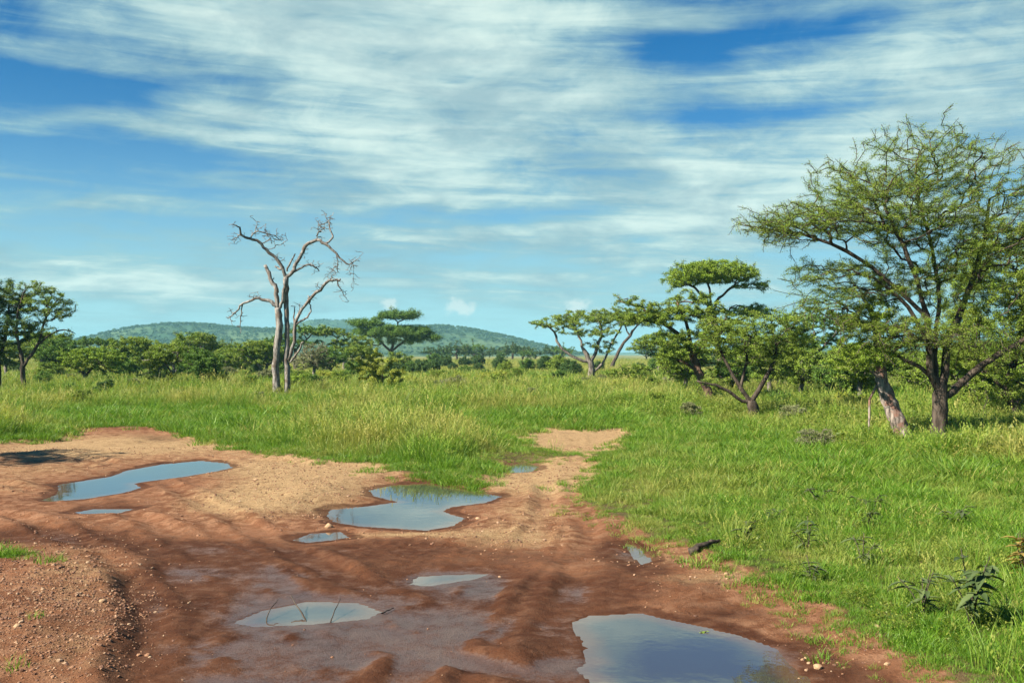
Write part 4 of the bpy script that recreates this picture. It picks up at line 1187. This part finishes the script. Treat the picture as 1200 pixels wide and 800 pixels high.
# ---- the dead tree
def dead_tree():
    ox, oy, kk = 240, 240, 300 / 1000.0
    def c(pts):
        return [(ox + a * kk, oy + b * kk, w_ * kk) for a, b, w_ in pts]
    T = Tree(325, 468, 42)
    root = thing('dead_tree', (0, 0, 0), 'tall bare dead tree with bleached twin trunks and no leaves', 'dead tree')
    x = (325 - CX) / F * T.d
    root.location = (x, T.d, ground_z(x, T.d) - .03)
    groups = [
        ('trunk', [c([(285, 768, 30), (280, 700, 27), (280, 600, 27), (287, 520, 28), (290, 450, 27), (285, 405, 25)])]),
        ('limb', [c([(285, 405, 17), (270, 393, 15), (240, 375, 13), (195, 370, 10), (150, 390, 8), (122, 420, 6), (100, 446, 3)]), c([(150, 390, 6), (140, 425, 4), (124, 478, 2.5)]), c([(122, 420, 4), (112, 440, 2)]), c([(195, 370, 4), (190, 362, 2.5)])]),
        ('limb', [c([(285, 405, 20), (278, 350, 19), (275, 325, 17), (258, 300, 16), (248, 268, 15), (233, 242, 13)]), c([(258, 300, 5), (268, 285, 3)])]),
        ('limb', [c([(287, 408, 15), (302, 380, 14), (312, 335, 14), (314, 300, 13)])]),
        ('trunk', [c([(320, 735, 24), (318, 640, 22), (318, 560, 20), (318, 480, 18), (317, 400, 18), (315, 330, 18), (315, 282, 19)])]),
        ('limb', [c([(315, 285, 15), (300, 250, 14), (275, 210, 13), (240, 180, 12), (215, 152, 11), (185, 140, 10), (152, 126, 9), (154, 102, 7), (128, 90, 4)]), c([(300, 252, 8), (285, 250, 8), (272, 242, 6)]), c([(152, 126, 5), (128, 138, 3), (113, 150, 2)]), c([(185, 140, 5), (203, 112, 4), (240, 116, 4), (272, 126, 3), (303, 146, 2)]), c([(203, 112, 3), (214, 76, 2)]), c([(240, 116, 2.5), (256, 132, 2), (262, 152, 1.6)]), c([(272, 126, 2.5), (290, 128, 1.6), (305, 132, 1.4)]), c([(128, 138, 2), (120, 128, 1.4)]), c([(240, 116, 2), (238, 98, 1.4)]), c([(275, 210, 5), (283, 200, 3)])]),
        ('limb', [c([(315, 285, 16), (345, 262, 15), (352, 235, 14), (375, 195, 14), (390, 165, 14), (430, 140, 13), (470, 155, 12), (510, 190, 9), (552, 232, 6), (575, 228, 3.5), (600, 210, 1.6)]), c([(515, 195, 4), (516, 235, 3), (512, 258, 2)]), c([(512, 240, 2.5), (495, 255, 2), (478, 280, 1.4)]), c([(470, 155, 8), (496, 132, 8), (482, 95, 6), (474, 62, 4), (462, 40, 2)]), c([(482, 95, 3), (455, 88, 2.5), (432, 98, 1.6)]), c([(474, 66, 2.5), (450, 72, 1.8), (440, 60, 1.3)]), c([(575, 228, 2), (577, 270, 1.6), (575, 325, 1.2)]), c([(575, 228, 2), (566, 255, 1.3)]), c([(352, 235, 5), (362, 218, 3)]), c([(390, 165, 4), (398, 180, 3)]), c([(430, 140, 5), (446, 126, 3.5)]), c([(474, 66, 2), (484, 48, 1.3)])]),
        ('limb', [c([(345, 264, 10), (375, 246, 9), (405, 237, 8), (424, 242, 7), (440, 262, 3.5)]), c([(424, 242, 4), (442, 240, 2)]), c([(405, 237, 3), (412, 228, 2)])]),
        ('limb', [c([(318, 262, 8), (334, 225, 7), (350, 192, 5)])]),
        ('limb', [c([(322, 610, 17), (345, 540, 15), (352, 480, 14), (366, 430, 13), (405, 376, 12), (450, 332, 12), (490, 300, 11), (526, 300, 8), (532, 292, 3)]), c([(516, 304, 5), (530, 335, 3.5), (548, 368, 1.6)]), c([(490, 300, 4), (500, 285, 2.5)]), c([(405, 376, 5), (405, 360, 5), (415, 366, 4)]), c([(450, 332, 3), (440, 320, 2)]), c([(366, 430, 4), (372, 395, 2)])]),
        ('limb', [c([(325, 620, 9), (350, 598, 9), (375, 560, 8), (390, 538, 6)])]),
        ('limb', [c([(354, 472, 10), (385, 450, 8), (412, 420, 6), (412, 395, 5), (406, 372, 5)]), c([(412, 420, 3), (402, 450, 2)])]),
        ('limb', [c([(350, 470, 7), (346, 440, 6), (346, 405, 4), (330, 398, 2.5)])]),
    ]
    first = Tree(325, 468, 42)
    attach = {}
    for gi, (nm, lines) in enumerate(groups):
        T = Tree(325, 468, 50 + gi)
        for li, ln in enumerate(lines):
            if li == 0:
                # same depth as the wood it grows from
                T2 = T
                T2.stem(ln, .0, .55)
                p0 = T2.N[0]
                y0 = 0.0
                if gi > 0 and attach:
                    keys = np.array(list(attach.keys()))
                    j = int(np.argmin(np.hypot(keys[:, 0] - p0[0], keys[:, 1] - p0[2])))
                    y0 = attach[tuple(keys[j])] if nm == 'limb' else .12
                dr = T2.r.uniform(-.5, .5) if nm == 'limb' else 0
                n_ = len(T2.N)
                for i_ in range(n_): T2.N[i_][1] = y0 + dr * (i_ / n_) ** 1.3 * (T2.N[-1][2] - T2.N[0][2] + 1.2) * .6
            else:
                T.stem(ln, .4, .5)
        # fine twigs near the ends
        if len(lines) > 2:
            ends = [np.array(n_) for n_, w_ in zip(T.N, T.w) if w_ < 4.5 * kk * T.k / 2]
            pts = np.array([e_ + T.r.normal(size=3) * np.array([.16, .2, .15]) for e_ in ends for _ in range(5)])
            if len(pts): T.grow(pts, .1, 0.0, .3)
        T.radii(.30 * T.k)
        T.kind = [0] * len(T.kind)
        for i_, n_ in enumerate(T.N): attach.setdefault((round(float(n_[0]), 3), round(float(n_[2]), 3)), float(n_[1]))
        V, q = T.wood(.07, nm == 'trunk')
        link(nm, mesh_from('dead_' + nm, V, q, True, None, (BARK['pale'],)), root)


dead_tree()

# ------------------------------------------------------------------ bushes
def bush(name, label, base, w_px, h_px, leaf, bark='brown', n_pts=160, n_leaf=5000, seed=1, leaf_px=1.8, cat='bush', group=None, lumps=5, tip=.32, zb=.42):
    r = np.random.default_rng(seed)
    bx, by = base
    stems = []
    for i in range(4):
        ex = bx + r.uniform(-.35, .35) * w_px
        stems.append([(bx + r.uniform(-.06, .06) * w_px, by + 1, 1.8), ((bx + ex) / 2, by - .35 * h_px, 1.4), (ex, by - r.uniform(.5, .8) * h_px, .8)])
    pads = [(bx, by - zb * h_px, .40 * w_px, .42 * h_px, 0, 1.2)]
    for i in range(lumps):
        pads.append((bx + r.uniform(-.34, .34) * w_px, by - r.uniform(.3, .82) * h_px, r.uniform(.12, .24) * w_px, r.uniform(.10, .22) * h_px, r.uniform(-.6, .6), .6))
    return make_tree(name, label, cat, base, stems, pads, n_pts, n_leaf, leaf, bark, leaf_px, seed, tip_px=tip, zmin=.12, sig_px=1.8, group=group, part='stem', drift=.3)[0]


BUSHES = [
    ('small conical dark green bush in the grass near the left edge', (121, 474), 28, 30, 'dark', 7000),
    ('low dark leafy bush in the grass left of the conical bush', (70, 467), 44, 18, 'deep', 5000),
    ('tangled pale green bush with dark stems showing, right of the dead tree', (447, 466), 76, 58, 'yellow', 12000),
    ('dark green pointed bush alone on the open plain', (637, 437), 20, 22, 'dark', 4500),
    ('small spreading bush with bare dark stems in front of the slanting acacia', (741, 455), 62, 36, 'olive', 6000),
    ('grey brown twiggy bush right of the small spreading bush', (790, 458), 34, 20, 'grey', 2200),
    ('dark rounded bush behind the V shaped tree', (921, 462), 46, 48, 'grey', 7000),
    ('very dark green bush left of the leaning trunk', (986, 470), 40, 30, 'dark', 6500),
    ('bright green leafy bush just left of the leaning trunk', (1006, 474), 46, 50, 'bright', 7500),
    ('dry brown twiggy bush low in the grass, front of the right tree group', (955, 530), 60, 30, 'grey', 3000),
    ('dark bush at the right edge behind the leafy acacia', (1192, 500), 50, 52, 'dark', 7000),
    ('yellow green bush in front of the biggest acacia, at its right', (1150, 538), 70, 40, 'yellow', 9000),
    ('broad olive bush filling the gap behind the two low forking trees', (870, 458), 80, 26, 'olive', 8000),
    ('tall olive bush under the grey green acacia', (950, 464), 76, 46, 'olive', 10000),
    ('bright bush behind the foot of the spreading acacia', (805, 458), 54, 34, 'bright', 7000),
    ('yellow green bush right behind the leaning trunk', (1040, 478), 70, 34, 'yellow', 8000),
    ('olive bush between the leaning trunk and the biggest acacia, further back', (1080, 470), 70, 44, 'olive', 9000),
    ('lone green bush beside the dead tree foot', (345, 462), 34, 26, 'bright', 4500),
    ('grey bush low in the grass far behind the middle puddle', (530, 461), 52, 20, 'grey', 4200),
]
for i, (lb, bs, wpx, hpx, lf, nl_) in enumerate(BUSHES):
    bush('bush', lb, bs, wpx, hpx, lf, 'grey' if lf == 'grey' else 'brown', 170 if nl_ > 3000 else 260, nl_, 400 + i, leaf_px=2.0, tip=.40 if lf == 'grey' else .3)

# repeated bushes of the plain: four kinds, copied
protos = []
for i, (lf, wpx, hpx) in enumerate((('deep', 44, 30), ('olive', 50, 28), ('dark', 40, 26), ('yellow', 54, 24), ('grey', 46, 26))):
    protos.append(bush('bush', 'x', (600, 452), wpx, hpx, lf, 'grey' if lf == 'grey' else 'brown', 140, 4200, 450 + i, leaf_px=2.0))
KIND_L = ['mid green', 'olive green', 'dark green', 'yellow green', 'grey green']
BH = [3.0, 2.8, 2.6, 2.4, 2.6]
spots = []
r = np.random.default_rng(501)
SPOT_PX = [(150, 447, 0), (175, 452, 1), (62, 447, 1), (85, 450, 4), (128, 452, 3), (270, 446, 4), (285, 450, 1), (300, 445, 0), (258, 452, 2), (312, 452, 4), (388, 452, 3), (402, 456, 1), (415, 447, 0), (476, 452, 3), (490, 444, 2), (505, 441, 2), (520, 446, 1), (545, 442, 0),
           (560, 438, 2), (575, 452, 3), (590, 440, 1), (602, 457, 4), (617, 437, 0), (655, 440, 1), (668, 445, 2), (676, 438, 2), (704, 452, 4), (760, 450, 3), (780, 446, 1), (805, 450, 4), (860, 462, 1), (872, 450, 0), (900, 455, 4), (945, 460, 1), (972, 466, 3),
           (1010, 452, 4), (1030, 460, 1), (1085, 470, 4), (1120, 468, 1), (1140, 475, 4), (1165, 466, 0), (1180, 480, 1), (10, 455, 4), (45, 452, 1), (215, 448, 0), (160, 460, 4), (355, 450, 1), (330, 446, 0), (435, 446, 0), (465, 442, 2), (615, 447, 1), (640, 452, 3), (500, 437, 2), (530, 436, 2), (480, 436, 0), (585, 435, 2), (700, 436, 2),
           (520, 432, 2), (545, 431, 2), (508, 429, 0), (560, 430, 2), (490, 430, 2), (470, 434, 1), (300, 436, 2), (280, 438, 0), (160, 440, 0), (240, 438, 2), (260, 434, 2), (190, 436, 0), (140, 436, 2), (60, 438, 0), (20, 440, 2),
           (750, 440, 2), (770, 437, 0), (800, 438, 2), (880, 438, 0), (930, 440, 2), (1000, 440, 0), (1050, 438, 2), (1120, 440, 0), (1160, 442, 2), (905, 434, 2), (1030, 432, 0), (830, 433, 2), (1090, 433, 2),
           (655, 452, 0), (730, 462, 3), (765, 460, 1), (600, 450, 1), (570, 446, 0), (540, 452, 3), (505, 452, 1), (470, 458, 3), (395, 462, 1), (370, 458, 0), (290, 458, 1), (262, 460, 3), (225, 460, 1), (150, 460, 3), (85, 458, 1), (50, 460, 0), (690, 458, 4), (830, 470, 1), (900, 474, 3), (945, 480, 1), (1000, 488, 3), (1125, 500, 1), (1170, 505, 3), (532, 466, 4), (480, 474, 4), (585, 462, 1), (620, 470, 4), (668, 465, 1), (560, 476, 4), (410, 470, 1), (380, 478, 4), (240, 478, 4), (180, 472, 1), (300, 474, 4), (30, 478, 0), (90, 480, 1), (720, 478, 4), (775, 484, 1), (930, 500, 4), (990, 505, 1), (810, 492, 4), (1030, 512, 4), (1075, 500, 1), (915, 482, 0)]
used_p = set()
for (px_, py_, k_) in SPOT_PX:
    loc = G(px_, py_); z = ground_z(loc[0], loc[1]) if loc[1] < 80 else .05
    sc_ = r.uniform(.55, 1.15) * (0.9 if py_ > 445 else 1.0) * (.62 if py_ > 462 and k_ == 4 else .85 if py_ > 462 else 1) * min(1.5, max(.8, loc[1] / 75))
    grp = KIND_L[k_] + ' bushes dotted over the grassy plain'
    lb = KIND_L[k_] + ' rounded bush dotted over the plain among the acacias'
    if k_ not in used_p:
        o = protos[k_]; used_p.add(k_)
        o.location = (loc[0], loc[1], z - .03); o.rotation_euler = (0, 0, r.uniform(0, 6.28)); o.scale = (sc_,) * 3
        o['label'] = lb; o['group'] = grp
    else:
        copy_thing(protos[k_], (loc[0], loc[1], z - .03), r.uniform(0, 6.28), sc_, lb, grp)

# distant flat topped trees at the foot of the hill
fproto = []
for i, lf in enumerate(('dark', 'deep', 'dark')):
    base = (600, 425)
    pads = [(600, 411, 15, 4, 0, 1), (592 + 8 * i, 414, 10, 3, .2, .5), (607, 414.5, 9, 3, 0, .4)]
    ro, _ = make_tree('distant_acacia', 'x', 'tree', base, [[(600, 426, 2), (600, 418, 1.8), (600, 414, 1.4)], [(600, 418, 1.2), (592, 414, .8)], [(600, 418, 1.2), (608, 414, .8)]], pads, 70, 1700, lf, 'brown', 1.7, 520 + i, zmin=.5, sig_px=.9)
    fproto.append(ro)
r = np.random.default_rng(530)
FAR = [(510, 424), (523, 423), (535, 424.5), (545, 422.5), (556, 424), (565, 423.5), (583, 422.5), (590, 423), (600, 423.5), (612, 424), (618, 424.5), (628, 423), (648, 422.5), (660, 423), (757, 424), (770, 423), (785, 424), (905, 425), (920, 423), (935, 424), (975, 424), (990, 423.5), (1010, 424), (1075, 423), (1125, 424), (1150, 423),
       (300, 425), (285, 424), (268, 425), (250, 424), (230, 425.5), (180, 424), (165, 425), (150, 424.5), (62, 425), (75, 424), (48, 425.5), (380, 424), (310, 423.5)]
for i, (px_, py_) in enumerate(FAR):
    loc = G(px_, py_)
    sc_ = r.uniform(.7, 1.25)
    lb = 'small flat topped tree in the row at the far edge of the plain'; grp = 'distant trees at the foot of the hills'
    k_ = i % 3
    if i < 3:
        o = fproto[k_]; o.location = (loc[0], loc[1], 0.03); o.scale = (sc_,) * 3; o['label'] = lb; o['group'] = grp
    else:
        copy_thing(fproto[k_], (loc[0], loc[1], .03), r.uniform(0, 6.28), sc_, lb, grp)

_lt, _ = make_tree('small_acacia', 'x', 'tree', (600, 452), [[(600, 453, 4), (602, 438, 3.6), (599, 425, 3)], [(601, 436, 2), (612, 424, 1.4)], [(600, 432, 2), (586, 422, 1.4)]],
          [(600, 415, 28, 9, 0, 1), (582, 422, 18, 7, 0, .6), (616, 421, 18, 7, 0, .6), (600, 430, 22, 8, 0, .3)], 330, 9000, 'olive', 'grey', 2.0, 561, zmin=.4, sig_px=1.6)
_lu, _ = make_tree('small_acacia', 'x', 'tree', (600, 452), [[(600, 453, 3.4), (597, 440, 3), (600, 428, 2.5)], [(598, 442, 2), (588, 430, 1.4)], [(598, 440, 2), (612, 428, 1.4)]],
          [(598, 424, 26, 14, 0, 1), (612, 432, 16, 10, 0, .6)], 330, 9000, 'deep', 'brown', 2.0, 562, zmin=.3, sig_px=1.6)
r = np.random.default_rng(570)
for i, (px_, py_, k_) in enumerate([(158, 446, 0), (150, 441, 1), (178, 444, 1), (268, 444, 0), (286, 441, 1), (302, 445, 0), (256, 439, 0), (315, 441, 1), (72, 446, 1), (52, 443, 0), (10, 446, 0), (230, 441, 0), (385, 444, 1), (420, 440, 0), (905, 468, 0), (938, 472, 0), (988, 477, 1), (1012, 480, 0), (858, 465, 1), (1135, 490, 0), (1162, 486, 1), (800, 466, 0), (1085, 476, 0),
                                    (868, 446, 1), (905, 447, 0), (930, 450, 1), (1000, 449, 0), (1022, 452, 1), (1070, 449, 0), (1130, 452, 1), (1165, 450, 0), (775, 441, 0), (812, 443, 1)]):
    o = (_lt, _lu)[k_]; loc = G(px_, py_); sc_ = r.uniform(.85, 1.35) * (loc[1] / 70.2) ** .5
    lb = ('small olive acacia with a light flat crown scattered through the tree line', 'small deep green acacia scattered through the tree line')[k_]
    gp = ('small olive acacias of the tree line', 'small deep green acacias of the tree line')[k_]
    zz = ground_z(loc[0], loc[1]) if loc[1] < 80 else .05
    if i == 0 or i == 1:
        o.location = (loc[0], loc[1], zz - .03); o.scale = (sc_,) * 3; o['label'] = lb; o['group'] = gp
    else:
        copy_thing(o, (loc[0], loc[1], zz - .03), r.uniform(0, 6.28), sc_, lb, gp)

# ------------------------------------------------------------------ foreground weeds, sticks and stones
def weed(label, px_, py_, h, spread, n, seed, leaf='weed', L=.13):
    r = np.random.default_rng(seed)
    loc = G(px_, py_); z = ground_z(loc[0], loc[1])
    root = thing('weed_plant', (loc[0], loc[1], z), label, 'weed')
    VS, QS, T = [], [], []; off = 0
    SV, SQ = [], []; so = 0
    for s_ in range(max(3, n // 9)):
        a = r.uniform(0, 6.28); tip = np.array([math.cos(a) * spread * r.uniform(.2, 1), math.sin(a) * spread * r.uniform(.2, 1), h * r.uniform(.6, 1)])
        P = smooth_line([np.array([0, 0, -.03]), tip * np.array([.4, .4, .55]), tip], 3)
        V, q = tube(P, np.linspace(.006, .003, len(P)), 5, r); SV.append(V); SQ.append(q + so); so += len(V)
        for j in range(9):
            f_ = r.uniform(.3, 1); c = P[int(f_ * (len(P) - 1))]
            da = r.uniform(0, 6.28); dv = np.array([math.cos(da), math.sin(da), r.uniform(-.15, .5)]); dv /= np.linalg.norm(dv)
            sd_ = np.cross(dv, (0, 0, 1)); sd_ /= np.linalg.norm(sd_); up = np.cross(sd_, dv)
            ll = L * r.uniform(.5, 1.25); ww = ll * r.uniform(.14, .2); tt = r.uniform()
            for k_, (u_, wd) in enumerate(((0, .15), (.3, 1), (.65, .85), (1, .06))):
                m_ = c + dv * ll * u_ - np.array([0, 0, .3 * ll * u_ * u_])
                VS += [m_ - sd_ * ww * wd + up * ww * wd * .5, m_, m_ + sd_ * ww * wd + up * ww * wd * .5]; T += [tt] * 3
                if k_:
                    b = off + 3 * k_
                    QS += [(b - 3, b - 2, b + 1, b), (b - 2, b - 1, b + 2, b + 1)]
            off += 12
    link('stem', mesh_from('weed_stem', np.concatenate(SV), np.concatenate(SQ), True, None, (BARK['brown'],)), root)
    link('leaf_mass', mesh_from('weed_leaves', np.array(VS), np.array(QS), True, dict(tint=np.array(T)), (LEAF[leaf],)), root)
    return root


WEEDS = [('biggest dark leafy weed in the grass at the lower right', 1137, 742, .42, .26, 62, .17), ('dark weed right of the puddle, just left of the biggest weed', 1080, 728, .28, .24, 40, .12),
         ('dark weed in the grass midway up the right lawn', 1010, 672, .22, .24, 34, .12), ('low dark weed between the log and the lawn weeds', 872, 638, .15, .30, 34, .11), ('small dark weed above the log', 905, 618, .14, .26, 26, .11),
         ('dark flat weed furthest up the right lawn', 958, 596, .15, .34, 34, .13), ('leggy dark weed at the middle of the right lawn', 946, 652, .26, .22, 34, .12), ('small sprawling weed right of the flat weed', 1022, 602, .18, .34, 26, .13),
         ('dark weed alone near the right side of the lawn', 1118, 622, .20, .30, 28, .13), ('sparse weed low in the grass below the right trees', 1015, 622, .16, .34, 28, .12), ('little dark weed at the grass edge below the leggy weed', 950, 690, .15, .2, 22, .1)]
for i, (lb, a, b, h_, sp, n_, L_) in enumerate(WEEDS):
    weed(lb, a, b, h_ * 1.35 + .05, sp, n_, 600 + i, L=L_ * 1.1)
weed('rust brown dry plant cut by the right edge of the photo', 1199, 690, .60, .22, 60, 640, 'rust', .16)
weed('tiny green weed at the rim of the large foreground puddle', 823, 733, .045, .035, 14, 641, 'bright', .035)


def stick(name, label, pts, w_, cat, bark='brown', seed=1):
    P = []
    for (a, b, zz) in pts:
        g = G(a, b); g[2] = ground_z(g[0], g[1]) + zz; P.append(g)
    o = P[0].copy()
    P = smooth_line(np.array(P) - o, 4)
    r = np.random.default_rng(seed)
    P[1:-1] += r.normal(size=(len(P) - 2, 3)) * w_ * .35
    V, q = tube(P, np.linspace(w_, w_ * .45, len(P)) * r.uniform(.85, 1.15, len(P)), 7, r, .12)
    return tag(link(name, mesh_from(name, V, q, True, None, (BARK[bark],)), None, o), label, cat)


stick('log', 'short dark log lying at the edge of the grass right of the track', [(807, 651, .03), (825, 649, .05), (842, 646, .05)], .045, 'log', 'brown', 3)
stick('twig', 'bent twig standing in the muddy puddle, right of the forked one', [(388, 722, 0), (393, 715, .09), (400, 708, .15)], .006, 'twig', 'brown', 4)
stick('twig', 'longest dark twig leaning across the muddy puddle', [(362, 722, .0), (354, 715, .09), (342, 706, .14)], .009, 'twig', 'brown', 5)
stick('twig', 'small dark twig at the left end of the muddy puddle', [(312, 722, .0), (316, 717, .09), (327, 709, .13)], .006, 'twig', 'brown', 6)
stick('twig', 'thin twig standing up out of the large foreground puddle', [(866, 792, -.03), (866, 784, .03), (868, 778, .07)], .005, 'twig', 'brown', 7)
stick('twig', 'dark twig lying on mud beside the muddy puddle', [(448, 714, .015), (456, 711, .02), (462, 709, .015)], .008, 'twig', 'brown', 8)

stm, t = new_mat('field_stone')
tcn = t.n('ShaderNodeTexCoord')
p = t.n('ShaderNodeBsdfPrincipled'); t.l(t.mix(t.noise(tcn.outputs['Object'], 25, 5, .65), (0.26, 0.14, 0.07), (0.46, 0.31, 0.17)), p.inputs['Base Color']); p.inputs['Roughness'].default_value = .85
o_ = t.n('ShaderNodeOutputMaterial'); t.l(p.outputs[0], o_.inputs[0])
STONES = [('yellow stone beside the small puddle in mid track', 386, 615, .085), ('tan stone near the lower right grass edge', 1026, 741, .035), ('orange flat stone on the bank right of the large puddle', 957, 776, .055), ('small tan stone at the rim right of the large puddle', 943, 764, .025),
          ('pale stone on the gravel heap at the lower left', 22, 751, .04), ('pinkish stone near the bottom right on the mud', 1038, 779, .035), ('tan stone left of the orange flat stone', 935, 785, .03), ('light stone below the pale gravel near the long puddle', 300, 563, .06), ('tan stone on top of the gravel heap', 122, 716, .045),
          ('brown stone near the sandy track mouth', 560, 606, .05), ('light brown stone below the log', 850, 676, .04)]
for i, (lb, a, b, sz) in enumerate(STONES):
    sz *= .75
    g = G(a, b); z = ground_z(g[0], g[1])
    o = tag(link('stone', stone_mesh('stone', 700 + i, sz, stm, 2), None, (g[0], g[1], z + sz * .2)), lb, 'stone')
    o.rotation_euler = (0, 0, i * 1.3)

# ------------------------------------------------------------------ air
hz, t = new_mat('haze')
pv = t.n('ShaderNodeVolumePrincipled')
pv.inputs['Color'].default_value = (0.36, 0.80, 0.92, 1)
pv.inputs['Density'].default_value = 0.00020
pv.inputs['Anisotropy'].default_value = 0.0
o_ = t.n('ShaderNodeOutputMaterial'); t.l(pv.outputs[0], o_.inputs['Volume'])
x0, x1, y0, y1, z0, z1 = -4250, 4250, -110, 4700, -3.0, 84.0
V = [(x0, y0, z0), (x1, y0, z0), (x1, y1, z0), (x0, y1, z0), (x0, y0, z1), (x1, y0, z1), (x1, y1, z1), (x0, y1, z1)]
tag(link('haze', mesh_from('haze', np.array(V, float), np.array([(0, 3, 2, 1), (4, 5, 6, 7), (0, 1, 5, 4), (1, 2, 6, 5), (2, 3, 7, 6), (3, 0, 4, 7)]), False, None, (hz,))), 'thin blue haze over the plain and hills', None, None, 'stuff')
